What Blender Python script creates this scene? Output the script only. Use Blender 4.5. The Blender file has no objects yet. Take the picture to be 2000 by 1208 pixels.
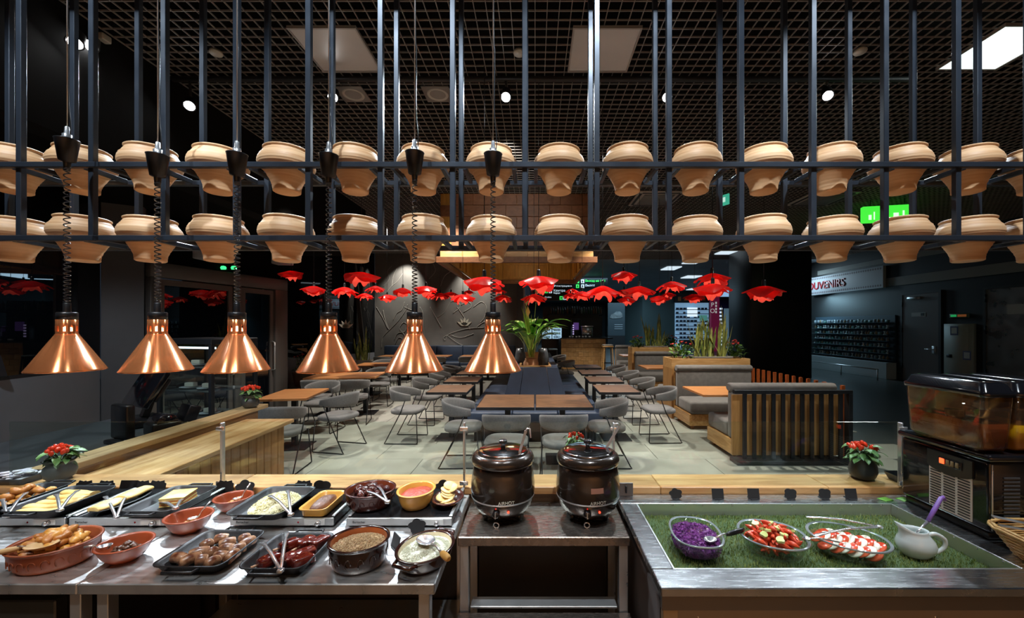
import bpy, bmesh, math, random
from mathutils import Vector, Matrix
R = math.radians
PI = math.pi
random.seed(7)
scene = bpy.context.scene
COL = scene.collection

# ------------------------------------------------------------------ camera
F, CX, CY, H = 780.0, 1045.0, 637.0, 1.70        # focal length in pixels, vanishing point, eye height
cam_data = bpy.data.cameras.new('camera')
cam = bpy.data.objects.new('camera', cam_data)
COL.objects.link(cam)
cam.location = (0, 0, H)
cam.rotation_euler = (PI/2, 0, 0)
cam_data.sensor_fit = 'HORIZONTAL'
cam_data.sensor_width = 36.0
cam_data.lens = 36.0*F/2000.0
cam_data.shift_x = -(CX-1000.0)/2000.0
cam_data.shift_y = (CY-604.0)/2000.0
cam_data.clip_start = 0.02
cam_data.clip_end = 200
scene.camera = cam

def G(px, py, z):
    """pixel -> point on the horizontal plane at height z"""
    d = F*(H-z)/(py-CY)
    return ((px-CX)*d/F, d)
def S(px, py, d):
    """pixel -> X, Z on the vertical plane at distance d"""
    return ((px-CX)*d/F, H-(py-CY)*d/F)
def XP(px, d):
    return (px-CX)*d/F

# ------------------------------------------------------------------ world, view
world = bpy.data.worlds.new('world')
scene.world = world
world.use_nodes = True
bg = world.node_tree.nodes['Background']
bg.inputs[0].default_value = (0.55, 0.72, 1.0, 1)
bg.inputs[1].default_value = 0.02
scene.view_settings.view_transform = 'Standard'
scene.view_settings.look = 'None'
scene.view_settings.gamma = 1.0
scene.view_settings.use_curve_mapping = False
scene.view_settings.exposure = 0.0

def light(name, kind, loc, energy, color=(1, 1, 1), target=None, size=0.1, angle=60, blend=0.4, parent=None, sy=None):
    l = bpy.data.lights.new(name, kind)
    l.energy = energy
    l.color = color
    if kind == 'SPOT':
        l.spot_size = R(angle); l.spot_blend = blend; l.shadow_soft_size = size
    elif kind == 'POINT':
        l.shadow_soft_size = size
    elif kind == 'AREA':
        l.size = size
        if sy: l.shape = 'RECTANGLE'; l.size_y = sy
    o = bpy.data.objects.new(name, l)
    COL.objects.link(o)
    o.location = loc
    if target is not None:
        o.rotation_euler = (Vector(target)-Vector(loc)).to_track_quat('-Z', 'Y').to_euler()
    if parent:
        o.parent = parent
    return o

COOL = (0.78, 0.90, 1.0)
NEUT = (1.0, 0.95, 0.87)
WARM = (1.0, 0.72, 0.42)
# light that the counter side of the room throws over pots and buffet: ceiling spots, then added fill lamps
for i, x in enumerate((-2.3, -0.9, 0.5, 1.9)):
    light('kitchen_spot_light', 'SPOT', (x, 0.85, 4.15), 270, COOL, (x, 2.0, 2.35), 0.04, 60, 0.5)
for x in (-2.0, -0.9, 0.3, 1.4):
    light('buffet_fill_light', 'SPOT', (x, 0.2, 4.0), 150 if x < 0 else 60, NEUT, (x, 1.5, 0.9), 0.05, 36, 0.6)  # unseen fill lamps added to brighten the buffet
for (x, e) in ((-2.2, 80), (0.3, 160), (2.2, 150)):
    light('kitchen_warm_fill', 'SPOT', (x, -1.0, 4.0), e*3.3, (1.0, .50, .20), (x, -1.6, 0.6), 0.05, 95, 0.6)  # unseen warm lamps added so their bounce fills pots and counter fronts
# unseen lamps added above the dining room (aimed straight down on the tables)
for (x, y, e) in ((-3.3, 6.2, 170), (-3.6, 9.6, 170), (-0.2, 5.2, 120), (1.4, 7.2, 170), (-1.6, 7.4, 170), (3.0, 6.0, 170),
                  (3.2, 9.5, 140), (0.2, 10.4, 140), (-3.2, 12.6, 150), (1.9, 13.2, 170), (0.9, 4.4, 90), (-1.2, 4.4, 90), (-4.9, 6.9, 60)):
    light('dining_fill_light', 'SPOT', (x, y, 4.15), e*3.1, NEUT, (x, y, 0), 0.05, 76, 0.6)
light('cashier_fill_light', 'SPOT', (-4.2, 2.6, 3.2), 130, COOL, (-4.6, 3.6, .8), .05, 100, .6)  # unseen fill lamp added to lift the parapet and cash desk
# the airport hall behind, lit by cold panels
for (x, y, e, s) in ((3.5, 22, 160, 3.0), (6.5, 27, 160, 3.0), (2.5, 33, 200, 3.0), (10.6, 19.5, 25, 1.6)):
    light('hall_panel_light', 'AREA', (x, y, 4.2), e, (0.5, 0.78, 1.0), (x, y, 0), s)

# ------------------------------------------------------------------ mesh builder
class MB:
    def __init__(s):
        s.v = []; s.f = []; s.sm = []
    def add(s, vs, fs, smooth=False, m=None):
        o = len(s.v)
        if m is not None:
            vs = [m @ Vector(p) for p in vs]
        s.v.extend([tuple(p) for p in vs])
        s.f.extend([tuple(i+o for i in f) for f in fs])
        s.sm.extend([smooth]*len(fs))
        return s
    def box(s, x0, x1, y0, y1, z0, z1, m=None):
        v = [(x0,y0,z0),(x1,y0,z0),(x1,y1,z0),(x0,y1,z0),(x0,y0,z1),(x1,y0,z1),(x1,y1,z1),(x0,y1,z1)]
        return s.add(v, [(0,3,2,1),(4,5,6,7),(0,1,5,4),(1,2,6,5),(2,3,7,6),(3,0,4,7)], False, m)
    def rbox(s, x0, x1, y0, y1, z0, z1, b=0.01, seg=2, m=None, smooth=True):
        bm = bmesh.new()
        bmesh.ops.create_cube(bm, size=1)
        for v in bm.verts:
            v.co = Vector(((x0+x1)/2+v.co.x*(x1-x0), (y0+y1)/2+v.co.y*(y1-y0), (z0+z1)/2+v.co.z*(z1-z0)))
        b = min(b, abs(x1-x0)*.49, abs(y1-y0)*.49, abs(z1-z0)*.49)
        bmesh.ops.bevel(bm, geom=list(bm.edges), offset=b, segments=seg, profile=0.5, affect='EDGES')
        bm.verts.index_update()
        s.add([v.co.copy() for v in bm.verts], [[v.index for v in f.verts] for f in bm.faces], smooth, m)
        bm.free()
        return s
    def bar(s, p, q, w, h=None, up=(0, 0, 1)):
        """square bar from p to q"""
        h = h or w
        p = Vector(p); q = Vector(q); d = (q-p).normalized(); u = Vector(up)
        if abs(d.dot(u)) > 0.99: u = Vector((0, 1, 0))
        a = d.cross(u).normalized(); b = a.cross(d).normalized()
        vs = []
        for c in (p, q):
            for (i, j) in ((-1,-1),(1,-1),(1,1),(-1,1)):
                vs.append(c+a*(i*w/2)+b*(j*h/2))
        return s.add(vs, [(0,3,2,1),(4,5,6,7),(0,1,5,4),(1,2,6,5),(2,3,7,6),(3,0,4,7)])
    def tube(s, pts, r, n=8, closed=False, caps=True, smooth=True):
        pts = [Vector(p) for p in pts]
        rr = r if isinstance(r, (list, tuple)) else [r]*len(pts)
        N = len(pts)
        t0 = (pts[1]-pts[0]).normalized()
        ref = Vector((0, 0, 1)) if abs(t0.z) < 0.9 else Vector((1, 0, 0))
        a = t0.cross(ref).normalized()
        vs = []
        for i in range(N):
            if closed: t = (pts[(i+1) % N]-pts[i-1]).normalized()
            else: t = (pts[min(i+1, N-1)]-pts[max(i-1, 0)]).normalized()
            a = (a-t*a.dot(t)).normalized()
            b = t.cross(a)
            for k in range(n):
                th = 2*PI*k/n
                vs.append(pts[i]+(a*math.cos(th)+b*math.sin(th))*rr[i])
        fs = []
        for i in range(N if closed else N-1):
            j = (i+1) % N
            for k in range(n):
                l = (k+1) % n
                fs.append((i*n+k, i*n+l, j*n+l, j*n+k))
        s.add(vs, fs, smooth)
        if caps and not closed:
            o = len(s.v)-len(vs)
            s.f.append(tuple(o+k for k in reversed(range(n)))); s.sm.append(False)
            s.f.append(tuple(o+(N-1)*n+k for k in range(n))); s.sm.append(False)
        return s
    def loft(s, rings, cap0=True, cap1=True, smooth=True, m=None, closed=True):
        n = len(rings[0]); vs = [p for r in rings for p in r]; fs = []
        for i in range(len(rings)-1):
            for k in range(n if closed else n-1):
                l = (k+1) % n
                fs.append((i*n+k, i*n+l, (i+1)*n+l, (i+1)*n+k))
        s.add(vs, fs, smooth, m)
        o = len(s.v)-len(vs)
        if cap0: s.f.append(tuple(o+k for k in reversed(range(n)))); s.sm.append(False)
        if cap1: s.f.append(tuple(o+(len(rings)-1)*n+k for k in range(n))); s.sm.append(False)
        return s
    def lathe(s, prof, n=24, c=(0, 0, 0), sx=1.0, sy=1.0, cap0=False, cap1=False, m=None, fn=None):
        rings = []
        for (r, z) in prof:
            ring = []
            for k in range(n):
                th = 2*PI*k/n
                q = fn(th, r, z) if fn else r
                ring.append((c[0]+q*sx*math.cos(th), c[1]+q*sy*math.sin(th), c[2]+z))
            rings.append(ring)
        return s.loft(rings, cap0, cap1, True, m)
    def prism(s, poly, z0, z1, m=None):
        n = len(poly)
        vs = [(x, y, z0) for x, y in poly]+[(x, y, z1) for x, y in poly]
        fs = [tuple(reversed(range(n))), tuple(range(n, 2*n))]+[(k, (k+1) % n, n+(k+1) % n, n+k) for k in range(n)]
        return s.add(vs, fs, False, m)
    def plate(s, poly, y0, y1, m=None):
        """polygon in the XZ plane, thick along Y"""
        n = len(poly)
        vs = [(x, y0, z) for x, z in poly]+[(x, y1, z) for x, z in poly]
        fs = [tuple(range(n)), tuple(reversed(range(n, 2*n)))]+[(k, n+k, n+(k+1) % n, (k+1) % n) for k in range(n)]
        return s.add(vs, fs, False, m)
    def mesh(s, name, mat):
        me = bpy.data.meshes.new(name)
        me.from_pydata(s.v, [], s.f)
        me.polygons.foreach_set('use_smooth', s.sm)
        if mat: me.materials.append(mat)
        me.update()
        return me
    def build(s, name, mat, parent=None, loc=(0, 0, 0), rz=0):
        return link(name, s.mesh(name, mat), parent, loc, rz)

def link(name, me, parent=None, loc=(0, 0, 0), rz=0):
    o = bpy.data.objects.new(name, me)
    COL.objects.link(o)
    o.location = loc
    o.rotation_euler = (0, 0, rz)
    if parent: o.parent = parent
    return o
def empty(name, loc=(0, 0, 0), rz=0):
    o = bpy.data.objects.new(name, None)
    COL.objects.link(o)
    o.empty_display_size = 0.05
    o.location = loc; o.rotation_euler = (0, 0, rz)
    return o
def tag(o, label, cat, group=None, kind=None):
    o['label'] = label
    o['category'] = cat
    if group: o['group'] = group
    if kind: o['kind'] = kind
    return o
def thing(name, label, cat, loc=(0, 0, 0), rz=0, group=None):
    return tag(empty(name, loc, rz), label, cat, group)
def struct(o):
    o['kind'] = 'structure'
    return o
def copy_tree(o, parent=None):
    c = o.copy()
    COL.objects.link(c)
    if parent is not None: c.parent = parent
    for ch in list(o.children):
        copy_tree(ch, c)
    return c
ORD = ['zero', 'first', 'second', 'third', 'fourth', 'fifth', 'sixth', 'seventh', 'eighth', 'ninth', 'tenth', 'eleventh', 'twelfth',
       'thirteenth', 'fourteenth', 'fifteenth', 'sixteenth', 'seventeenth', 'eighteenth', 'nineteenth', 'twentieth']
def ring_rr(w, d, r, z, n=4, cx=0, cy=0):
    """rounded rectangle ring, counter-clockwise"""
    r = min(r, w/2*.999, d/2*.999); out = []
    for (sx, sy, a0) in ((1, 1, 0), (-1, 1, 90), (-1, -1, 180), (1, -1, 270)):
        for k in range(n+1):
            a = R(a0+90*k/n)
            out.append((cx+sx*(w/2-r)+r*math.cos(a), cy+sy*(d/2-r)+r*math.sin(a), z))
    return out

# ------------------------------------------------------------------ materials
def lin(c):
    if isinstance(c, str):
        c = tuple(int(c[i:i+2], 16)/255 for i in (0, 2, 4))
        c = tuple(((x+.055)/1.055)**2.4 if x > .04045 else x/12.92 for x in c)
    return c
MATS = {}
def mat(name, col, rough=.5, metal=0, var=0.0, vscale=8, bump=0, bscale=40, emit=None, es=0, col2=None, aniso=0, stretch=None,
        spec=None, coat=0, rvar=0, trans=0, sss=0, sheen=0):
    if name in MATS: return MATS[name]
    m = bpy.data.materials.new(name); MATS[name] = m
    m.use_nodes = True
    nt = m.node_tree; N = nt.nodes; L = nt.links
    p = N['Principled BSDF']
    c = lin(col)
    p.inputs['Base Color'].default_value = (*c, 1)
    p.inputs['Roughness'].default_value = rough
    p.inputs['Metallic'].default_value = metal
    if spec is not None: p.inputs['Specular IOR Level'].default_value = spec
    if coat: p.inputs['Coat Weight'].default_value = coat
    if trans: p.inputs['Transmission Weight'].default_value = trans
    if sheen: p.inputs['Sheen Weight'].default_value = sheen
    if emit is not None:
        p.inputs['Emission Color'].default_value = (*lin(emit), 1)
        p.inputs['Emission Strength'].default_value = es
    if sss:
        p.inputs['Subsurface Weight'].default_value = sss
        p.inputs['Subsurface Radius'].default_value = (.01, .004, .002)
    if var or bump or rvar or col2 is not None:
        tc = N.new('ShaderNodeTexCoord'); mp = N.new('ShaderNodeMapping')
        L.new(tc.outputs['Object'], mp.inputs['Vector'])
        if stretch: mp.inputs['Scale'].default_value = stretch
        nz = N.new('ShaderNodeTexNoise'); nz.inputs['Scale'].default_value = vscale; nz.inputs['Detail'].default_value = 5
        L.new(mp.outputs['Vector'], nz.inputs['Vector'])
        if var or col2 is not None:
            cr = N.new('ShaderNodeValToRGB')
            c2 = lin(col2) if col2 is not None else tuple(min(1, x*(1+var)) for x in c)
            c1 = c if col2 is not None else tuple(x*(1-var) for x in c)
            cr.color_ramp.elements[0].color = (*c1, 1); cr.color_ramp.elements[0].position = .33
            cr.color_ramp.elements[1].color = (*c2, 1); cr.color_ramp.elements[1].position = .68
            L.new(nz.outputs['Fac'], cr.inputs['Fac']); L.new(cr.outputs['Color'], p.inputs['Base Color'])
        if rvar:
            mr = N.new('ShaderNodeMapRange')
            mr.inputs['From Min'].default_value = .3; mr.inputs['From Max'].default_value = .7
            mr.inputs['To Min'].default_value = max(.02, rough-rvar); mr.inputs['To Max'].default_value = rough+rvar
            L.new(nz.outputs['Fac'], mr.inputs['Value']); L.new(mr.outputs['Result'], p.inputs['Roughness'])
        if bump:
            n2 = N.new('ShaderNodeTexNoise'); n2.inputs['Scale'].default_value = bscale; n2.inputs['Detail'].default_value = 4
            L.new(mp.outputs['Vector'], n2.inputs['Vector'])
            b = N.new('ShaderNodeBump'); b.inputs['Strength'].default_value = bump; b.inputs['Distance'].default_value = .004
            L.new(n2.outputs['Fac'], b.inputs['Height']); L.new(b.outputs['Normal'], p.inputs['Normal'])
    if aniso:
        p.inputs['Anisotropic'].default_value = aniso
        p.inputs['Anisotropic Rotation'].default_value = .25
        t = N.new('ShaderNodeTangent'); t.direction_type = 'RADIAL'; t.axis = 'Z'
        L.new(t.outputs['Tangent'], p.inputs['Tangent'])
    return m
def wood(name, c1, c2, stretch=(1, 1, 1), scale=6, rough=.45, coat=0, ring=10):
    if name in MATS: return MATS[name]
    m = bpy.data.materials.new(name); MATS[name] = m
    m.use_nodes = True
    nt = m.node_tree; N = nt.nodes; L = nt.links; p = N['Principled BSDF']
    tc = N.new('ShaderNodeTexCoord'); mp = N.new('ShaderNodeMapping'); mp.inputs['Scale'].default_value = stretch
    oi = N.new('ShaderNodeObjectInfo'); ad = N.new('ShaderNodeVectorMath'); ad.operation = 'ADD'
    mu = N.new('ShaderNodeMath'); mu.operation = 'MULTIPLY'; mu.inputs[1].default_value = 13.0
    L.new(oi.outputs['Random'], mu.inputs[0]); L.new(tc.outputs['Object'], ad.inputs[0]); L.new(mu.outputs[0], ad.inputs[1])
    L.new(ad.outputs['Vector'], mp.inputs['Vector'])
    nz = N.new('ShaderNodeTexNoise'); nz.inputs['Scale'].default_value = scale; nz.inputs['Detail'].default_value = 8
    nz.inputs['Distortion'].default_value = .8
    L.new(mp.outputs['Vector'], nz.inputs['Vector'])
    cr = N.new('ShaderNodeValToRGB')
    cr.color_ramp.elements[0].color = (*lin(c1), 1); cr.color_ramp.elements[0].position = .35
    cr.color_ramp.elements[1].color = (*lin(c2), 1); cr.color_ramp.elements[1].position = .65
    L.new(nz.outputs['Fac'], cr.inputs['Fac'])
    hs = N.new('ShaderNodeHueSaturation')
    m2 = N.new('ShaderNodeMapRange'); m2.inputs['To Min'].default_value = .85; m2.inputs['To Max'].default_value = 1.12
    L.new(oi.outputs['Random'], m2.inputs['Value']); L.new(m2.outputs['Result'], hs.inputs['Value'])
    L.new(cr.outputs['Color'], hs.inputs['Color']); L.new(hs.outputs['Color'], p.inputs['Base Color'])
    b = N.new('ShaderNodeBump'); b.inputs['Strength'].default_value = .15; b.inputs['Distance'].default_value = .002
    L.new(nz.outputs['Fac'], b.inputs['Height']); L.new(b.outputs['Normal'], p.inputs['Normal'])
    p.inputs['Roughness'].default_value = rough
    if coat: p.inputs['Coat Weight'].default_value = coat
    return m
def glassy(name, tint=(1, 1, 1), ior=1.45, rough=.0, extra=0.0, dark=None, darkmix=0.0):
    """pane glass: clear with a Fresnel mirror on it (and an optional body colour)"""
    if name in MATS: return MATS[name]
    m = bpy.data.materials.new(name); MATS[name] = m
    m.use_nodes = True
    nt = m.node_tree; N = nt.nodes; L = nt.links
    N.remove(N['Principled BSDF'])
    out = N['Material Output']
    tr = N.new('ShaderNodeBsdfTransparent'); tr.inputs[0].default_value = (*tint, 1)
    gl = N.new('ShaderNodeBsdfGlossy'); gl.inputs['Roughness'].default_value = rough
    fr = N.new('ShaderNodeFresnel')
    gm = N.new('ShaderNodeNewGeometry'); mi = N.new('ShaderNodeMapRange')   # same reflection from both sides of a pane
    mi.inputs['To Min'].default_value = ior; mi.inputs['To Max'].default_value = 1/ior
    L.new(gm.outputs['Backfacing'], mi.inputs['Value']); L.new(mi.outputs['Result'], fr.inputs['IOR'])
    mx = N.new('ShaderNodeMixShader')
    body = tr.outputs[0]
    if dark is not None:
        df = N.new('ShaderNodeBsdfDiffuse'); df.inputs[0].default_value = (*lin(dark), 1)
        m1 = N.new('ShaderNodeMixShader'); m1.inputs[0].default_value = darkmix
        L.new(tr.outputs[0], m1.inputs[1]); L.new(df.outputs[0], m1.inputs[2]); body = m1.outputs[0]
    fac = fr.outputs[0]
    if extra:
        ad = N.new('ShaderNodeMath'); ad.operation = 'ADD'; ad.inputs[1].default_value = extra; ad.use_clamp = True
        L.new(fr.outputs[0], ad.inputs[0]); fac = ad.outputs[0]
    L.new(fac, mx.inputs[0]); L.new(body, mx.inputs[1]); L.new(gl.outputs[0], mx.inputs[2])
    L.new(mx.outputs[0], out.inputs['Surface'])
    return m
def glow(name, col, s):
    if name in MATS: return MATS[name]
    m = bpy.data.materials.new(name); MATS[name] = m
    m.use_nodes = True
    p = m.node_tree.nodes['Principled BSDF']
    p.inputs['Base Color'].default_value = (*lin(col), 1)
    p.inputs['Emission Color'].default_value = (*lin(col), 1)
    p.inputs['Emission Strength'].default_value = s
    return m
def petal(name, col, col2, es):
    """thin red shade: light from the bulb inside shines through"""
    m = bpy.data.materials.new(name); MATS[name] = m
    m.use_nodes = True
    nt = m.node_tree; N = nt.nodes; L = nt.links
    N.remove(N['Principled BSDF']); out = N['Material Output']
    tc = N.new('ShaderNodeTexCoord'); nz = N.new('ShaderNodeTexNoise'); nz.inputs['Scale'].default_value = 14; nz.inputs['Detail'].default_value = 4
    L.new(tc.outputs['Object'], nz.inputs['Vector'])
    cr = N.new('ShaderNodeValToRGB'); cr.color_ramp.elements[0].color = (*lin(col), 1); cr.color_ramp.elements[1].color = (*lin(col2), 1)
    L.new(nz.outputs['Fac'], cr.inputs['Fac'])
    df = N.new('ShaderNodeBsdfDiffuse'); tl = N.new('ShaderNodeBsdfTranslucent'); gl = N.new('ShaderNodeBsdfGlossy'); gl.inputs['Roughness'].default_value = .25
    L.new(cr.outputs['Color'], df.inputs[0]); L.new(cr.outputs['Color'], tl.inputs[0])
    m1 = N.new('ShaderNodeMixShader'); m1.inputs[0].default_value = .7; L.new(df.outputs[0], m1.inputs[1]); L.new(tl.outputs[0], m1.inputs[2])
    m2 = N.new('ShaderNodeMixShader'); m2.inputs[0].default_value = .06; L.new(m1.outputs[0], m2.inputs[1]); L.new(gl.outputs[0], m2.inputs[2])
    em = N.new('ShaderNodeEmission'); em.inputs['Strength'].default_value = es; L.new(cr.outputs['Color'], em.inputs['Color'])
    ad = N.new('ShaderNodeAddShader'); L.new(m2.outputs[0], ad.inputs[0]); L.new(em.outputs[0], ad.inputs[1])
    L.new(ad.outputs[0], out.inputs['Surface'])
    return m

black_metal = mat('black_metal', (.016, .018, .022), .45, .3)
rack_metal = mat('rack_metal', (.030, .038, .052), .38, .4, rvar=.08)
black_plastic = mat('black_plastic', (.008, .008, .009), .3)
black_gloss = mat('black_gloss', (.006, .006, .008), .12, coat=.6)
slate = mat('slate', (.012, .012, .013), .6)
steel = mat('steel', (.52, .52, .53), .25, .97, rvar=.05, vscale=12, stretch=(1.0, 12, 1), var=.05)
steel_worn_lit = mat('steel_worn_lit', (.62, .62, .62), .34, .86, rvar=.09, vscale=7, stretch=(2.0, 9, 1), var=.10)  # paler copy of steel for the left tables; the spots' brightness is painted in
steel_plain = mat('steel_plain', (.66, .66, .66), .33, .85, rvar=.06, vscale=20)
chrome = mat('chrome', (.82, .82, .83), .2, .88)
copper = mat('copper', (.76, .255, .09), .22, .8, aniso=.94)
clay = mat('clay', 'c8996c', .55, 0, col2='dcb68c', vscale=3, stretch=(1, 1, 26), bump=.25, bscale=3)
terracotta = mat('terracotta', '8e3f22', .32, 0, var=.2, vscale=9, coat=.25)
cast_iron = mat('cast_iron', (.016, .016, .018), .42, .2, bump=.15, bscale=120)
light_oak = wood('light_oak', 'b98a50', 'd0a46c', (1.2, 7, 7), 3, .42)
oak_along_y = wood('oak_along_y', 'a9793f', 'cda068', (9, 1.0, 9), 3, .4)
oak_upright = wood('oak_upright', 'a27440', 'b98a52', (9, 9, .8), 3, .45)
dark_top = wood('dark_top', '4c3422', '765438', (2.0, 12, 2), 3, .5)
orange_top = wood('orange_top', 'a76c3d', 'c08450', (1.2, 12, 2), 3, .38)
grey_fabric = mat('grey_fabric', (.122, .117, .110), .9, 0, var=.12, vscale=60, bump=.3, bscale=300, sheen=.2)
booth_fabric = mat('booth_fabric', (.145, .132, .117), .92, 0, var=.13, vscale=14, bump=.25, bscale=250, sheen=.25)
blue_leather = mat('blue_leather', (.022, .035, .064), .5, 0, var=.12, vscale=6, bump=.12, bscale=60)
pane = glassy('pane', (.93, .98, .96), 1.45)
bowl_glass = glassy('bowl_glass', (.9, .95, .95), 1.5, .02, .03)
leaf_green = mat('leaf_green', '3f6b22', .4, 0, col2='7aa03a', vscale=12)
snake_green = mat('snake_green', '3c5c28', .45, 0, col2='b5b25c', vscale=5, stretch=(6, 6, 1))
deep_green = mat('deep_green', '1f3a18', .5, 0, col2='3f6a24', vscale=10)
red_fruit = mat('red_fruit', 'd8361a', .22, 0, coat=.4)
flower_red = mat('flower_red', 'c23a30', .5, 0, var=.3, vscale=10)
# ================================================================== THE SETTING
tile_mat = mat('floor_tile', (.31, .30, .255), .42, 0, var=.10, vscale=3, rvar=.08, bump=.05, bscale=30)
joint_mat = mat('floor_joint', (.055, .058, .055), .32, 0, var=.1, vscale=2)
floor = struct(MB().box(-14, 18, -3, 47, -.06, -.006).build('floor', joint_mat))
tile_me = MB().rbox(-.597, .597, -.322, .322, -.008, 0, .003, 1, smooth=False).mesh('floor_tile', tile_mat)
for k in range(-4, 15):
    y = 5.1+.65*k+.325
    x0 = (1.57 if k % 2 == 0 else 2.17)+.6
    for j in range(-9, 3):
        x = x0+1.2*j
        if -8.6 < x < 4.9:
            link('floor_tile', tile_me, floor, (x, y, 0))

void = mat('ceiling_void', (.003, .003, .003), .95, spec=.1)
ceiling = struct(MB().box(-9, 14, 2.0, 17, 4.85, 4.9).build('ceiling', void))
g = MB()
for k in range(0, 131):
    y = 2.6+.1*k
    g.box(-3.8, 12.0, y-.0028, y+.0028, 4.30, 4.314)
for k in range(0, 159):
    x = -3.8+.1*k
    g.box(x-.0028, x+.0028, 2.6, 15.6, 4.3005, 4.3135)
for k in range(54): g.box(-8, -3.81, 9.0+.1*k-.0035, 9.0+.1*k+.0035, 4.30, 4.314)
for k in range(42): g.box(-8+.1*k-.0035, -8+.1*k+.0035, 9.0, 14.35, 4.3005, 4.3135)
grid = g.build('lattice', mat('ceiling_lattice', (.24, .225, .21), .5), ceiling)
grid['kind'] = 'stuff'
hall_ceiling_mat = mat('hall_ceiling', (.24, .27, .30), .6, var=.1, vscale=1)
struct(MB().box(-.4, 18, 15.6, 47, 4.31, 4.4).build('ceiling_hall', hall_ceiling_mat))

wall_black = mat('wall_black', (.012, .012, .013), .7, var=.2, vscale=2)
wall_dark = mat('wall_dark', (.075, .073, .078), .7, var=.12, vscale=2)
wall_grey = mat('wall_grey', (.20, .205, .23), .6, var=.06, vscale=2)
night = glassy('night_glass', (.25, .28, .3), 1.5, .01, .05, (.003, .004, .006), .9)

# upper bulkhead on the left, soffit beside it
struct(MB().box(-14, 18, -2.75, -2.6, -.006, 4.9).build('wall_kitchen', mat('kitchen_wall', (.60, .50, .40), .6, var=.08, vscale=2)))
struct(MB().box(-4.05, -3.82, 1.5, 9.0, 3.25, 4.84).build('wall_left_bulkhead', mat('bulkhead', (.005, .005, .005), .95, spec=.15)))
struct(MB().box(-9.5, -4.06, 1.5, 9.0, 3.27, 3.4).build('ceiling_left', void))

def wall_seg(name, a, b, z0, z1, th, m, parent=None):
    a = Vector((*a, 0)); b = Vector((*b, 0)); d = (b-a).normalized(); n = Vector((-d.y, d.x, 0))*th
    poly = [(a.x, a.y), (b.x, b.y), (b.x+n.x, b.y+n.y), (a.x+n.x, a.y+n.y)]
    o = MB().prism(poly, z0, z1).build(name, m, parent)
    return o if parent else struct(o)

# glazed left wall: grey parapet, dark glass, leaning mullion
PA, PB = (-5.0, 2.65), (-5.49, 5.04)
wall_left = wall_seg('wall_left', PA, PB, .0, 1.16, .2, wall_grey)
wall_seg('parapet_cap', PA, PB, 1.161, 1.20, .24, black_metal, wall_left)
win1 = wall_seg('window_1', PA, PB, 1.20, 3.27, .02, night)
MB().bar((-5.47, 5.0, .1), (-6.55, 5.35, 3.26), .10, .06).build('mullion', black_metal, win1)
MB().bar((-5.22, 3.9, 1.2), (-5.9, 3.9, 3.26), .07, .05).build('mullion', black_metal, win1)
wall_seg('wall_left_return', (-5.50, 5.06), (-5.17, 5.28), 0, 3.27, .12, wall_dark)

# vestibule with two glazed doors
VA, VB = Vector((-5.15, 5.3, 0)), Vector((-4.73, 7.56, 0))
vd = (VB-VA).normalized(); vlen = (VB-VA).length
vroot = struct(empty('door_1', VA, math.atan2(vd.y, vd.x)))
frame_m = mat('door_frame', (.095, .085, .078), .5, .3)
MB().rbox(0, vlen, -.06, .06, 2.36, 2.56, .008, 1).build('header', frame_m, vroot)
MB().rbox(0, .10, -.06, .06, 0, 2.359, .008, 1).build('post', frame_m, vroot)
MB().rbox(1.22, 1.34, -.06, .06, 0, 2.359, .008, 1).build('post', frame_m, vroot)
MB().rbox(2.02, vlen, -.06, .3, 0, 2.359, .008, 1).build('post', frame_m, vroot)
for (a, b) in ((.12, 1.20), (1.36, 2.0)):
    lf = MB()
    for (p, q, r, s_) in ((a, a+.07, .02, 2.34), (b-.07, b, .02, 2.34)): lf.box(p, q, -.03, .03, r, s_)
    lf.box(a+.07, b-.07, -.03, .03, 2.26, 2.34); lf.box(a+.07, b-.07, -.03, .03, .02, .14)
    leaf = lf.build('leaf', frame_m, vroot)
    MB().box(a+.071, b-.071, -.008, .008, .141, 2.259).build('glass', night, leaf)
    hb = MB(); hb.tube([(b-.035, -.031, .9), (b-.035, -.09, .92), (b-.035, -.09, 1.4), (b-.035, -.031, 1.42)], .012, 8)
    hb.build('handle', steel_plain, leaf)
# wall above the doors with the two bright duct ends and the green emergency lamps
duct = mat('duct_grey', (.4, .42, .46), .5)
wall_seg('wall_above_door', (-5.3, 5.4), (-4.86, 7.7), 2.565, 3.26, .1, void)
for (px, py, d, w, h) in ((405, 505, 6.0, .26, .30), (552, 515, 7.4, .28, .26)):
    x, z = S(px, py, d)
    o = MB().rbox(-w/2, w/2, -.12, .12, 0, h, .01, 1).build('duct_end', duct, None, (x, d, z-.02), .1)
    tag(o, 'pale grey duct end above the glazed doors, '+('beside the green lamps' if px < 500 else 'over the door post near the red lamp'), 'duct')
em = thing('emergency_light', 'twin green emergency lamp on the door frame header', 'lamp', (XP(452, 6.55), 6.5, 2.565))
MB().rbox(-.14, .14, -.04, .04, 0, .05, .01, 1).build('base', black_plastic, em)
for s in (-1, 1):
    MB().lathe([(.001, 0), (.032, 0), (.042, .03), (.03, .055), (.001, .062)], 14, (s*.085, -.01, .05)).build('lens', glow('green_lens', (.05, .9, .25), 1.6 if s < 0 else 1.6), em)

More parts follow.
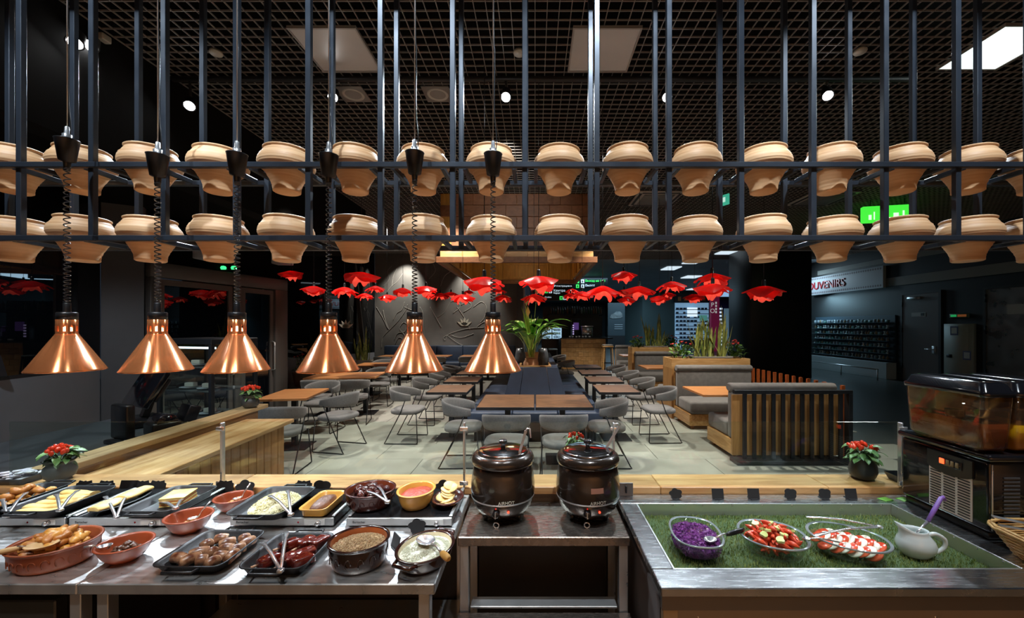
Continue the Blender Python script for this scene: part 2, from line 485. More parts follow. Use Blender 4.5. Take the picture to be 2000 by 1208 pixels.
# facade behind the vestibule and mural wall at the back
wall_seg('wall_left_far', (-8.3, 9.4), (-5.78, 14.38), 0, .75, .2, wall_grey)
win2 = wall_seg('window_2', (-8.3, 9.4), (-5.78, 14.38), .75, 4.3, .03, night)
for (x, y, lean, w) in ((-7.35, 11.1, -.55, .10), (-6.5, 12.85, -.5, .30), (-6.0, 13.8, -.35, .12)):
    MB().bar((x+.22, y-.12, 0), (x+.22+lean*1.3, y-.12, 4.25), w, .08).build('leaning_post', mat('post_grey', (.06, .058, .058), .6), win2)
MB().box(-7.7, -7.1, 10.4, 10.46, .75, 3.2).build('poster_panel', mat('green_panel', (.05, .06, .03), .6, var=.4, vscale=3), win2)
mural_mat = mat('mural_plaster', (.105, .098, .092), .75, 0, col2=(.16, .152, .142), vscale=1.3, bump=.2, bscale=8)
mural = struct(MB().box(-5.78, -.66, 14.4, 14.55, 0, 4.84).build('wall_back', mural_mat))
struct(MB().box(-.655, -.42, 14.2, 14.5, 0, 4.84).build('trim_1', mat('column_grey', (.07, .07, .075), .6)))
struct(MB().box(-.42, -.36, 14.2, 14.5, 0, 4.3).build('trim_2', mat('column_edge', (.3, .3, .3), .5)))
# line drawing of birds, stems and flowers on the mural wall
line_mat = mat('mural_line', (.36, .345, .31), .7)
line_dim = mat('mural_flower', (.50, .47, .38), .7)
def wpt(px, py): 
    x, z = S(px, py, 14.385)
    return (x, 14.392, z)
def smooth_path(pts, n=6):
    P = [Vector(p) for p in pts]; out = []
    for i in range(len(P)-1):
        a = P[max(i-1, 0)]; b = P[i]; c = P[i+1]; d = P[min(i+2, len(P)-1)]
        for k in range(n):
            t = k/n
            out.append(.5*((2*b)+(c-a)*t+(2*a-5*b+4*c-d)*t*t+(3*b-a-3*c+d)*t**3))
    out.append(P[-1])
    return out
MUR = [[(745,680),(747,660),(760,645),(775,630),(790,610),(796,595)], [(735,600),(748,622),(757,642)], [(760,645),(752,625),(748,606)],
       [(790,590),(785,605),(775,612),(768,625)], [(840,600),(850,618),(862,640)], [(855,620),(868,610),(880,590),(893,590),(898,600),(885,612)],
       [(873,655),(890,648),(915,642),(945,640)], [(873,655),(870,665),(866,660),(873,655)], [(873,655),(890,668),(907,677)], [(880,655),(900,660),(925,652)],
       [(893,600),(905,618),(912,630),(918,645)], [(900,596),(915,590),(920,600),(905,610)], [(820,600),(826,612),(828,640),(829,660)],
       [(772,672),(778,660),(785,662),(783,672)], [(770,664),(776,652),(786,650),(792,660)], [(780,640),(788,630),(795,636),(790,648),(782,646),(780,640)],
       [(748,560),(760,545),(757,530),(765,520)], [(765,560),(768,540),(775,525)], [(752,575),(764,560),(776,550),(786,535)], [(838,545),(850,530),(846,515)],
       [(860,560),(868,540),(880,530),(890,515)], [(925,600),(940,590),(950,600),(946,620),(938,630)], [(950,610),(945,625),(952,640)], [(790,600),(805,606),(815,598)],
       [(915,520),(925,512),(934,520),(940,512)], [(930,640),(940,632),(950,628),(960,632)]]
for i, pts in enumerate(MUR):
    MB().tube(smooth_path([wpt(*p) for p in pts]), .007, 5).build('mural_line', line_mat, mural)
for (px, py, s) in ((907, 637, 1.0), (932, 655, 1.1), (786, 640, .7)):
    x, z = S(px, py, 14.38)
    for a in (-60, -30, 0, 30, 60):
        pl = [(0, 0), (.055, .10), (.03, .22), (0, .30), (-.03, .22), (-.055, .10)]
        m = Matrix.Translation((x, 0, z)) @ Matrix.Rotation(R(a), 4, 'Y') @ Matrix.Scale(s, 4)
        MB().plate(pl, 14.384, 14.398, m).build('mural_petal', line_dim, mural)
# bright wall washers on top of the mural
for px in (790, 925):
    light('wall_washer_light', 'SPOT', (XP(px, 13.7), 13.75, 4.28), 420, (1, .96, .85), (XP(px, 14.4), 14.4, 2.9), .04, 70, .8)

# ------------------------------------------------------------------ right side of the hall
wall_right = struct(MB().box(11.5, 11.7, 5.5, 17.2, 0, 4.84).build('wall_right', mat('wall_right', (.018, .019, .020), .55)))
MB().box(11.46, 11.5, 5.5, 13.1, 2.98, 3.25).build('band', mat('wall_band', (.20, .205, .19), .6), wall_right)
MB().box(11.46, 11.5, 5.5, 16.2, 3.75, 3.92).build('band', MATS['wall_band'], wall_right)
struct(MB().rbox(XP(1467, 12.9), XP(1586, 12.9), 12.9, 14.4, 0, 4.84, .02, 1).build('wall_pillar', mat('pillar_black', (.009, .009, .010), .5)))
def on_right(px, py):
    """pixel -> Y, Z on the right wall"""
    d = 11.5*F/(px-CX)
    return d, H-(py-CY)*d/F
def flat_text(name, txt, size, m, loc, rot, parent=None, extrude=.004, align='CENTER'):
    c = bpy.data.curves.new(name, 'FONT'); c.body = txt; c.size = size; c.extrude = extrude; c.align_x = align; c.align_y = 'CENTER'
    t = bpy.data.objects.new(name+'_tmp', c); COL.objects.link(t)
    dg = bpy.context.evaluated_depsgraph_get()
    me = bpy.data.meshes.new_from_object(t.evaluated_get(dg))
    me.name = name; me.materials.clear(); me.materials.append(m)
    bpy.data.objects.remove(t)
    o = bpy.data.objects.new(name, me); COL.objects.link(o)
    o.location = loc; o.rotation_euler = rot
    if parent: o.parent = parent
    return o
# souvenir shop: sign, lit shelves of goods, low white cupboards
sign = thing('shop_sign', 'white shop sign with red letters and folk pattern borders on the right wall', 'sign', (11.42, 14.6, 2.95))
MB().box(-.05, .05, -1.55, 1.85, 0, .72).build('board', mat('sign_white', (.42, .45, .5), .5), sign)
flat_text('lettering', 'SOUVENIRS', .42, mat('letter_red', (.45, .01, .02), .4), (-.06, 1.12, .35), (PI/2, 0, -PI/2), sign, .02)
for z in (.04, .60):
    mm = MB()
    for k in range(34):
        y = -1.5+k*.098
        mm.add([(-.053, y, z+.045), (-.053, y+.04, z), (-.053, y+.08, z+.045), (-.053, y+.04, z+.09)], [(0, 1, 2, 3)])
    o = mm.build('pattern', mat('pattern_grey', (.16, .13, .15), .6), sign); o['kind'] = 'stuff'
shop = thing('display_wall', 'dim souvenir display wall crowded with small goods beside the black pillar', 'display', (11.45, 12.7, 0))
MB().box(0, .04, 0, 3.6, .55, 2.05).build('back_panel', mat('display_back', (.03, .05, .07), .5), shop)
MB().box(-.28, .04, 0, 3.6, .0, .52).build('plinth', mat('plinth_white', (.40, .44, .45), .5), shop)
rail = MB(); rail.tube([(-.8, -.3, .34), (-.8, 3.4, .34)], .02, 6)
rail.tube([(-.8, 1.2, 0), (-.8, 1.2, .34)], .02, 6); rail.tube([(-.8, -.28, 0), (-.8, -.28, .34)], .02, 6)
rail.build('barrier_rail', steel_plain, shop)
goods = MB(); rnd = random.Random(3)
for row in range(7):
    z = .62+row*.2
    MB().box(-.2, 0, .05, 3.55, z-.02, z-.008).build('shelf', mat('shelf_glass', (.10, .14, .16), .2), shop)
goods_mats = [mat('goods_%s' % n, c, .5) for n, c in (('grey', (.25, .27, .3)), ('brown', (.2, .13, .07)), ('green', (.08, .16, .14)), ('white', (.5, .55, .55)))]
gm = [MB().rbox(-.04, .04, -.03, .03, 0, .11, .015, 1).mesh('trinket', goods_mats[0]),
      MB().lathe([(.001, 0), (.03, 0), (.045, .05), (.02, .1), (.001, .14)], 8).mesh('trinket', goods_mats[1]),
      MB().rbox(-.03, .03, -.06, .06, 0, .08, .01, 1).mesh('trinket', goods_mats[2]),
      MB().lathe([(.001, 0), (.04, 0), (.04, .02), (.012, .05), (.035, .12), (.001, .12)], 8).mesh('trinket', goods_mats[3])]
ng = 0
for row in range(7):
    z = .62+row*.2
    y = .15
    while y < 3.5 and ng < 200:
        me = rnd.choice(gm); o = link('souvenir_trinket', me, None, (11.45-.11, 12.7+y, z-.008))
        tag(o, 'small souvenir trinket standing on the dim display wall shelves', 'souvenir', 'souvenirs on the display wall')
        ng += 1; y += rnd.uniform(.10, .19)
light('shop_light', 'AREA', (10.9, 15.6, 2.7), 32, (.45, .8, 1), (11.4, 15.3, 1.2), .8)
light('shop_sign_light', 'AREA', (10.6, 16.3, 3.6), 20, (.6, .85, 1), (11.4, 15.6, 2.9), .5)
struct(wall_seg('wall_shop_side', (11.4, 16.9), (9.4, 16.9), 0, 4.3, .1, mat('wall_teal', (.05, .11, .13), .6)))
# doors in the right wall
def wall_door(name, px0, px1, py0, col, label=None):
    y1, z1 = on_right(px0, py0); y0, _ = on_right(px1, py0)
    r = struct(empty(name, (11.497, 0, 0)))
    MB().box(-.06, 0, y0-.07, y0, 0, z1+.06).build('jamb', mat('jamb_dark', (.03, .03, .03), .5), r)
    MB().box(-.06, 0, y1, y1+.07, 0, z1+.06).build('jamb', MATS['jamb_dark'], r)
    MB().box(-.06, 0, y0, y1, z1, z1+.06).build('jamb', MATS['jamb_dark'], r)
    MB().box(-.045, -.005, y0, y1, .01, z1).build('leaf', col, r)
    return r, y0, y1, z1
r, y0, y1, z1 = wall_door('door_2', 1766, 1837, 577, mat('door_brown', (.13, .115, .11), .45))
hd = MB(); hd.tube([(-.046, y0+.14, 1.02), (-.10, y0+.14, 1.02), (-.10, y0+.36, 1.02)], .014, 8); hd.rbox(-.055, -.046, y0+.08, y0+.2, .9, 1.12, .004, 1)
hd.build('handle', steel_plain, r)
MB().box(-.052, -.046, y0+.38, y0+.82, 1.98, 2.10).build('notice', mat('notice', (.42, .42, .40), .6), r)
MB().box(-.056, -.0525, y0+.42, y0+.52, 2.0, 2.08).build('pictogram', slate, r)
MB().rbox(-.11, -.046, y1-.6, y1-.2, 2.5, 2.58, .01, 1).build('closer', steel_plain, r)
for z in (.4, 1.5, 2.3): MB().tube([(-.055, y1+.005, z), (-.055, y1+.005, z+.14)], .016, 8).build('hinge', black_metal, r)
r, y0, y1, z1 = wall_door('door_3', 1930, 2060, 566, mat('door_steel', (.40, .38, .36), .32, .9, rvar=.1, vscale=3))
MB().box(-.052, -.046, y0+.2, y1-.45, 1.98, 2.22).build('notice', MATS['notice'], r)
for z in (.4, 1.5, 2.3): MB().tube([(-.055, y1+.005, z), (-.055, y1+.005, z+.2)], .02, 8).build('hinge', black_metal, r)
y1, z1 = on_right(1850, 633); y0, _ = on_right(1908, 633)
cab = thing('hydrant_cabinet', 'pale grey-green hydrant cabinet with two small notices between the doors', 'cabinet', (11.497, 0, 0))
MB().rbox(-.10, 0, y0, y1, .25, z1, .01, 1).build('body', mat('cabinet_pale', (.30, .315, .28), .5), cab)
MB().rbox(-.115, -.101, y0+.1, y1-.04, .3, z1-.05, .006, 1).build('door', mat('cabinet_door', (.33, .345, .30), .5), cab)
blue = mat('notice_blue', (.10, .11, .22), .5)
for (yy, zz) in ((y1-.3, 1.45), (y1-.62, .8)):
    n1 = MB().box(-.121, -.116, yy-.1, yy+.1, zz, zz+.24).build('notice', blue, cab)
    MB().box(-.123, -.1212, yy-.07, yy+.07, zz+.04, zz+.2).build('notice_face', mat('notice_pale', (.5, .5, .48), .6), n1)
MB().rbox(-.13, -.116, y1-.25, y1-.1, .83, .92, .004, 1).build('latch', black_plastic, cab)
ye, ze = on_right(1877, 617)
ex = thing('exit_light', 'small green and red emergency light above the pale hydrant cabinet', 'sign', (11.46, ye, ze-.06))
MB().rbox(-.03, .03, -.25, .25, 0, .12, .02, 2).build('housing', mat('housing', (.10, .16, .12), .3), ex)
MB().box(-.036, -.031, .05, .20, .03, .09).build('green_field', glow('sign_green', (.02, .45, .12), .5), ex)
MB().box(-.036, -.031, -.2, .02, .03, .09).build('red_field', glow('sign_red', (.35, .1, .02), .3), ex)

# ------------------------------------------------------------------ far hall
teal = mat('hall_teal', (.055, .085, .085), .6)
wall_far = struct(MB().box(8.08, 17, 30, 30.2, 0, 4.31).build('wall_far', teal))
struct(MB().box(-4, 13, 46, 46.2, 0, 4.31).build('wall_far_end', mat('hall_end', (.04, .06, .07), .5)))
struct(MB().box(8.08, 8.2, 30.21, 45.9, 0, 4.31).build('wall_far_side', teal))
struct(MB().box(-4, -3.8, 15, 46, 0, 4.31).build('wall_hall_left', mat('hall_left', (.03, .04, .05), .6)))
struct(MB().box(16.4, 16.6, 15, 30, 0, 4.31).build('wall_hall_right', teal))
def far_rect(name, px0, px1, py0, py1, d, m, parent=None, th=.1):
    x0, z1 = S(px0, py0, d); x1, z0 = S(px1, py1, d)
    return MB().box(x0, x1, d-th, d, z0, z1).build(name, m, parent)
opt = thing('eyewear_shop', 'bright eyewear shop front with shelves beyond the planters', 'shop', (0, 0, 0))
far_rect('back_wall', 1318, 1384, 592, 681, 29.98, glow('shop_white', (.35, .62, .9), .35), opt, .02)
far_rect('header', 1316, 1398, 576, 591, 29.9, slate, opt, .15)
for i in range(5): far_rect('lettering', 1324+i*12, 1330+i*12, 580, 588, 29.74, mat('letter_orange', (.42, .13, .03), .5), opt, .02)
rr = random.Random(5)
for row in range(8):
    py = 600+row*8
    far_rect('shelf', 1319, 1383, py+5, py+6.2, 29.9, mat('shop_shelf', (.12, .17, .22), .4), opt, .25)
    for c in range(9):
        if rr.random() < .8: far_rect('eyewear', 1320+c*7, 1324+c*7+rr.random()*1.5, py+1.5, py+4.9, 29.85, mat('eyewear', (.05, .07, .10), .3), opt, .1)
far_rect('counter', 1330, 1378, 664, 681, 28.6, mat('shop_counter', (.05, .05, .06), .4), opt, .5)
far_rect('poster', 1342, 1362, 601, 619, 29.7, glow('poster_white', (.75, .9, 1), .9), opt, .03)
far_rect('screen', 1366, 1381, 616, 627, 29.5, glow('screen_mint', (.15, .5, .42), .3), opt, .03)
pyl = thing('sign_pylon', 'tall magenta sign pylon with pale vertical letters beyond the planters', 'sign', (0, 0, 0))
far_rect('panel', 1386, 1402, 576, 686.1, 27.0, mat('magenta', (.16, .012, .05), .4, emit=(.30, .02, .09), es=.22), pyl, .25)
for i, ch in enumerate('PO'):
    x, z = S(1392, 596+i*12, 26.7)
    flat_text('letter', ch, .40, glow('letter_pale', (.6, .62, .6), .5), (x, 26.73, z), (PI/2, 0, 0), pyl)
for i in range(4):
    far_rect('small_letter', 1397, 1400, 590+i*6, 594+i*6, 26.73, MATS['letter_pale'], pyl, .02)
scr = thing('wall_screen', 'bright pale blue screen high on the far hall wall', 'screen', (0, 0, 0))
far_rect('housing', 1399, 1442, 543, 582, 29.6, slate, scr, .12)
far_rect('display', 1401, 1440, 545, 580, 29.47, mat('screen_blue', (.2, .4, .6), .4, col2=(.55, .75, .95), vscale=.5, emit=(.35, .62, .95), es=.7), scr, .02)
far_rect('wall_panel', 1402, 1455, 585, 681, 29.97, mat('violet', (.03, .02, .10), .5), wall_far, .02)
dr = struct(empty('door_4')); far_rect('leaf', 1414, 1431, 603, 681, 29.9, mat('door_iceblue', (.35, .5, .6), .5, emit=(.2, .35, .45), es=.25), dr, .06)
lightstrip = thing('light_column', 'lit column of white shelves beside the magenta pylon', 'display', (0, 0, 0))
far_rect('panel', 1403, 1411, 600, 681, 29.93, mat('strip_back', (.1, .14, .2), .4), lightstrip, .03)
for k in range(11): far_rect('shelf_light', 1403.5, 1410.5, 602+k*7, 605+k*7, 29.85, glow('shelf_white', (.7, .85, 1), .9), lightstrip, .04)
# ends of the hall seen over the bar
car = thing('poster_board', 'grey advertising board with a pale car shape in the far hall', 'poster', (0, 0, 0))
far_rect('stand', 1187, 1220, 656, 681, 29.5, slate, car)
far_rect('board', 1187, 1220, 592, 655.9, 29.5, mat('board_grey', (.05, .07, .08), .4), car)
x0, z0 = S(1191, 624, 29.4)
cp = [(0, .2), (.15, .55), (.5, .72), (.8, .95), (1.25, .95), (1.5, .7), (1.55, .3), (1.3, .15), (.4, .08)]
MB().plate([(x0+a*.6, z0+b*.6) for a, b in cp], 29.36, 29.39).build('car_shape', mat('car_pale', (.20, .22, .22), .4, var=.5, vscale=3), car)
for k in range(3): far_rect('caption', 1200, 1216, 634+k*4, 635.5+k*4, 29.39, mat('caption', (.3, .34, .36), .5), car, .02)
kio = thing('kiosk', 'dark kiosk with a lit white sign strip in the far hall', 'kiosk', (0, 0, 0))
far_rect('body', 1222, 1252, 590, 657, 43, mat('kiosk_dark', (.025, .035, .045), .4), kio, .6)
far_rect('sign_strip', 1224, 1250, 596, 602, 42.35, glow('strip_white', (.4, .65, .8), .7), kio, .05)
far_rect('monitor', 1226, 1240, 607, 624, 42.35, glow('monitor_grey', (.25, .35, .38), .4), kio, .05)
far_rect('box', 1186, 1201, 637, 655, 42, mat('white_box', (.3, .33, .33), .5), kio, .8)
for i, (px0, px1, py) in enumerate(((1297, 1324, 524), (1340, 1368, 511), (1408, 1450, 491), (1336, 1364, 541), (1345, 1372, 565))):
    d = 2.6*F/(CY-py); x0 = XP(px0, d); x1 = XP(px1, d)
    o = MB().box(x0, x1, d-.5, d+.5, 4.27, 4.305).build('ceiling_panel', glow('hall_panel', (.75, .9, 1.0), .9))
    tag(o, 'cold white light panel in the far hall ceiling, %s from the near end' % ORD[[3, 2, 1, 4, 5][i]], 'light panel', 'hall ceiling panels')
pipes = thing('truss', 'thin ceiling grid frame hanging in the far hall', 'frame', (0, 0, 0))
x, z = S(1255, 519, 17.3)
for k in range(5): MB().bar((x-.3+.15*k, 16.6, z+.08), (x-.3+.15*k, 18, z+.08), .02).build('slat', steel_plain, pipes)
MB().bar((x-.4, 17.2, z+.12), (x+.4, 17.2, z+.12), .02).build('rail', steel_plain, pipes)
# direction signs hanging in the hall behind the bar
green_field = glow('sign_field', (.05, .75, .12), 1.0)
white_field = glow('sign_glyph', (.7, .85, .95), .8)
def hall_sign(label, px0, px1, py0, py1, d, squares, lines):
    t = thing('direction_sign', label, 'sign', (0, 0, 0))
    far_rect('board', px0, px1, py0, py1, d, mat('sign_black', (.008, .012, .012), .35), t, .12)
    for (a, b, c) in squares:
        far_rect('arrow_field' if c else 'pictogram_field', a, a+6, b, b+7, d-.125, green_field if c else white_field, t, .02)
        x, z = S(a+3, b+3.5, d-.15)
        MB().plate([(x-.05, z), (x, z+.06), (x+.05, z), (x+.02, z), (x+.02, z-.06), (x-.02, z-.06), (x-.02, z)], d-.155, d-.148).build('arrow' if c else 'pictogram', slate, t)
    for (txt, px, py, sz, c) in lines:
        x, z = S(px, py, d-.15)
        flat_text('lettering', txt, sz, green_field if c else white_field, (x, d-.14, z), (PI/2, 0, 0), t, .005, 'LEFT')
    for k in (.2, .8):
        x, z = S(px0+(px1-px0)*k, py0, d)
        MB().tube([(x, d-.06, z), (x, d-.06, 4.305)], .012, 6).build('hanger', black_metal, t)
hall_sign('black direction sign with green arrows right of the wooden hood', 1119, 1186, 544, 566, 21, [(1125, 546.5, 1), (1135, 546.5, 0), (1125, 556, 1), (1135, 556, 0)],
          [('Выход на 1-21', 1143, 549, .16, 1), ('Вылет', 1143, 558, .17, 0)])
hall_sign('black direction sign with a bag symbol behind the lily leaves', 1060, 1118, 555, 588, 19, [(1064, 566, 1), (1072, 566, 0), (1093, 579, 1), (1100, 579, 0)],
          [('Камера', 1081, 568, .15, 0), ('Baggage', 1081, 572.5, .10, 0), ('Стойка', 1064, 581, .09, 0), ('Регистрация в', 1082, 559, .12, 0)])
# ================================================================== CEILING FIXTURES
def ceil_pt(px, py, z=4.3):
    d = F*(z-H)/(CY-py)
    return XP(px, d), d
panel_off_glow = mat('panel_off_glow', (.42, .39, .36), .35, 0, var=.06, vscale=2, emit=(.42, .39, .36), es=.05)  # switched-off diffuser with a faint glow of its own added
def led_panel(x0, y0, label, m):
    t = thing('ceiling_panel', label, 'light panel', (x0+.3, y0+.3, 4.285), 0, 'square ceiling panels')
    f = MB()
    for (a, b, c, d) in ((-.3, .3, -.3, -.285), (-.3, .3, .285, .3), (-.3, -.285, -.285, .285), (.285, .3, -.285, .285)): f.box(a, b, c, d, -.012, .014)
    f.build('frame', mat('panel_frame', (.3, .28, .26), .4), t)
    MB().box(-.285, .285, -.285, .285, -.005, .01).build('diffuser', m, t)
    return t
led_panel(-2.15, 3.45, 'unlit square ceiling panel on the left', panel_off_glow)
led_panel(.33, 3.45, 'unlit square ceiling panel near the middle', panel_off_glow)
lp = led_panel(4.03, 3.42, 'lit white square ceiling panel at the right end', glow('panel_lit', (.86, 1.0, .97), 1.6))
light('panel_light', 'AREA', (0, 0, -.02), 35, (.86, 1, .97), (0, 0, -2), .55, parent=lp).rotation_euler = (0, 0, 0)
for (px, w) in ((690, 'left'), (855, 'right')):
    x, d = ceil_pt(px, 182)
    t = thing('ceiling_speaker', 'round ceiling speaker in a square plate, %s of the pair' % w, 'speaker', (x, d, 4.28), 0, 'ceiling speakers')
    MB().rbox(-.15, .15, -.15, .15, 0, .018, .004, 1).build('plate', mat('speaker_plate', (.17, .155, .145), .5), t)
    MB().lathe([(.085, .001), (.10, -.008), (.112, -.008), (.118, .001)], 28).build('trim_ring', mat('speaker_ring', (.42, .40, .36), .5), t)
    MB().lathe([(.001, -.004), (.084, -.002)], 24).build('grille', mat('speaker_grille', (.25, .235, .22), .6, bump=.5, bscale=300), t)
for (px, py, w) in ((422, 100, 'left of the unlit panels'), (1014, 100, 'between the two unlit panels'), (1680, 97, 'left of the lit panel')):
    x, d = ceil_pt(px, py)
    o = MB().lathe([(.001, 0), (.05, 0), (.056, .012), (.05, .03), (.001, .03)], 20).build('smoke_detector', mat('detector', (.45, .42, .36), .5), None, (x, d, 4.27))
    tag(o, 'small round ceiling disc '+w, 'detector', 'ceiling discs')
for (px, w) in ((1280, 'nearer the red lamps'), (1605, 'at the right')):
    x, d = ceil_pt(px, 386)
    t = thing('ceiling_cassette', 'square ceiling air cassette with slotted frame '+w, 'air conditioner', (x, d, 4.26), 0, 'air cassettes')
    MB().rbox(-.45, .45, -.45, .45, 0, .035, .01, 1).build('frame', mat('cassette', (.36, .34, .31), .5), t)
    for (a, b, c, e) in ((-.36, .36, -.41, -.36), (-.36, .36, .36, .41), (-.41, -.36, -.36, .36), (.36, .41, -.36, .36)):
        MB().box(a, b, c, e, -.006, -.001).build('vent', slate, t)
    MB().rbox(-.3, .3, -.3, .3, -.012, -.001, .004, 1).build('grille', mat('cassette_grille', (.14, .14, .13), .6), t)
# track and its spotlights
tr = MB().rbox(-3.75, 3.9, 4.10, 4.15, 4.23, 4.27, .004, 1).build('light_track', slate)
tag(tr, 'long black light track across the lattice ceiling', 'track')
spot_face = glow('spot_face', (1.0, 1.0, 1.0), 60)
def spot(px, py, d, label, aim, e=260, angle=50, hang=4.23):
    x, z = S(px, py, d)
    t = thing('track_spotlight', label, 'spotlight', (x, d, z), 0, 'track spotlights')
    v = (Vector(aim)-Vector((x, d, z))).normalized()
    q = v.to_track_quat('Z', 'Y').to_matrix().to_4x4()
    MB().lathe([(.001, -.16), (.035, -.16), (.05, -.13), (.055, -.01), (.058, .0), (.05, .0)], 20, m=q).build('can', slate, t)
    MB().lathe([(.001, 0), (.045, 0)], 20, m=q).build('lens', spot_face, t)
    MB().tube([q @ Vector((0, 0, -.09)), (q @ Vector((0, 0, -.09)))+Vector((0, 0, .07)), (0, 0, hang-z)], .012, 8).build('arm', slate, t)
    l = light('spot_beam', 'SPOT', (0, 0, 0), e, COOL, None, .04, angle, .45, t)
    l.location = v*.02; l.rotation_euler = v.to_track_quat('-Z', 'Y').to_euler()
    return t
spot(988, 190, 4.12, 'track spotlight in the middle, shining brightest', (-.3, 1.4, .9), 420)
spot(650, 190, 4.12, 'track spotlight above the fourth copper lamp', (-1.2, 1.4, .9), 520)
spot(1303, 190, 4.12, 'track spotlight between the middle and right spotlights', (.9, 1.4, .9), 260)
spot(1617, 187, 4.12, 'track spotlight at the right end', (1.6, 1.4, .9), 260)
spot(370, 207, 4.12, 'spotlight above the third pot bay on the left', (-1.9, 1.4, .9), 480, hang=4.25)
spot(146, 84, 3.2, 'left one of the paired spotlights at the far left', (-2.4, 1.5, .9), 160, hang=4.28)
spot(176, 90, 3.4, 'right one of the paired spotlights at the far left', (-2.2, 1.4, .9), 60, hang=4.28)
x, z = S(203, 77, 3.5)
o = MB().rbox(-.03, .03, -.04, .04, 0, .06, .01, 2).build('wall_camera', mat('camera_beige', (.35, .33, .27), .5), None, (x, 3.5, z-.02))
tag(o, 'small beige wall sensor beside the paired spotlights', 'sensor')
# green signs under the ceiling
gs = thing('hanging_sign', 'bright green lit sign box behind the right hand pots', 'sign', (XP(1733, 8.2), 8.2, S(0, 434, 8.2)[1]), R(-12))
MB().rbox(-.46, .46, -.05, .05, 0, .33, .01, 1).build('box', glow('sign_bright_green', (.06, .80, .05), 1.1), gs)
for (a, w, h) in ((-.36, .05, .1), (-.27, .02, .16), (-.12, .09, .1), (.08, .09, .12), (.24, .03, .16)):
    MB().box(a, a+w, -.056, -.0505, .05, .05+h).build('glyph', glow('glyph_white', (.8, 1, .8), 1.0), gs)
for s in (-.3, .3): MB().tube([(s, 0, .33), (s, 0, 4.3-S(0, 434, 8.2)[1])], .008, 6).build('hanger', black_metal, gs)
x, z = S(1413, 402, 7.6)
es = thing('exit_sign', 'small teal running figure exit sign under the ceiling', 'sign', (x, 7.6, z), R(-62))
MB().rbox(-.12, .12, -.015, .015, 0, .2, .004, 1).build('plate', glow('exit_teal', (.05, .42, .28), .8), es)
MB().box(-.05, .05, -.019, -.0155, .06, .15).build('figure', glow('exit_white', (.6, .9, .8), .8), es)
MB().tube([(0, 0, .2), (0, 0, 4.3-z)], .006, 6).build('hanger', black_metal, es)

# ================================================================== WOODEN HOOD
hood = thing('wooden_hood', 'square wooden ceiling hood with shingled sides over the bench island', 'hood', (0, 0, 0))
hx0, hx1, hy0, hy1 = -1.92, 1.21, 7.74, 11.7
hood_brown = wood('hood_brown', '6b4122', '7d5030', (3, 3, 5), 3, .5)
hood_yellow = wood('hood_yellow', 'a5742c', 'be8c40', (6, 6, .8), 3, .5)
for (a, b, c, d) in ((hx0, hx1, hy0, hy0+.08), (hx0, hx1, hy1-.08, hy1), (hx0, hx0+.08, hy0+.08, hy1-.08), (hx1-.08, hx1, hy0+.08, hy1-.08)):
    MB().rbox(a, b, c, d, 2.93, 3.045, .004, 1, smooth=False).build('fascia', hood_brown, hood)
bx0, bx1, by0, by1 = hx0+.07, hx1-.07, hy0+.06, hy1-.06
for (a, b, c, d) in ((bx0, bx1, by0+.02, by0+.06), (bx0, bx1, by1-.06, by1-.02), (bx0+.02, bx0+.06, by0+.06, by1-.06), (bx1-.06, bx1-.02, by0+.06, by1-.06)):
    MB().box(a, b, c, d, 3.046, 4.29).build('side_wall', hood_yellow, hood)
MB().box(bx0+.07, bx1-.07, by0+.07, by1-.07, 3.56, 3.6).build('lining', hood_yellow, hood)
# shingle courses on the front and the two sides
rows = [(3.05, 3.16)]+[(3.165+.225*i, 3.385+.225*i) for i in range(5)]
cols = 7; cw = (bx1-bx0)/cols
for r_, (z0, z1) in enumerate(rows):
    for c in range(cols):
        off = (cw/2 if r_ % 2 else 0)
        x0 = bx0+c*cw+off; x1 = x0+cw-.004
        if x1 > bx1: x1 = bx1
        if x1-x0 < .05: continue
        MB().rbox(x0, x1, by0-.01+.004*(r_ % 2), by0+.019, z0, z1-.004, .003, 1, smooth=False).build('shingle', light_oak if r_ == 0 else hood_brown, hood)
# framed lattice panels on the inner faces
for (a, b) in ((bx0+.95, bx1-.75),):
    f = MB()
    yy = by1-.065
    for (p, q, r_, s_) in ((a, b, 3.08, 3.12), (a, b, 3.46, 3.5), (a, a+.05, 3.12, 3.46), (b-.05, b, 3.12, 3.46)): f.box(p, q, yy-.03, yy, r_, s_)
    fr = f.build('lattice_frame', hood_yellow, hood)
    n = 14
    for k in range(1, n):
        xx = a+(b-a)*k/n
        MB().box(xx-.012, xx+.012, yy-.02, yy-.002, 3.121, 3.459).build('lattice_slat', hood_yellow, fr)
for xx, s in ((bx0+.065, 1), (bx1-.065, -1)):
    for yy in (by0+.9, by0+1.7, by0+2.5, by0+3.2):
        MB().box(min(xx, xx+s*.04), max(xx, xx+s*.04), yy-.05, yy+.05, 3.06, 3.55).build('batten', hood_yellow, hood)
light('hood_front_fill', 'SPOT', (-.4, 5.4, 4.2), 60, NEUT, (-.4, 7.8, 3.7), .04, 70, .7)  # unseen lamp added to brighten the shingled front
light('hood_light', 'POINT', (-.3, 10.2, 3.4), 10, (1, .78, .42), None, .15)

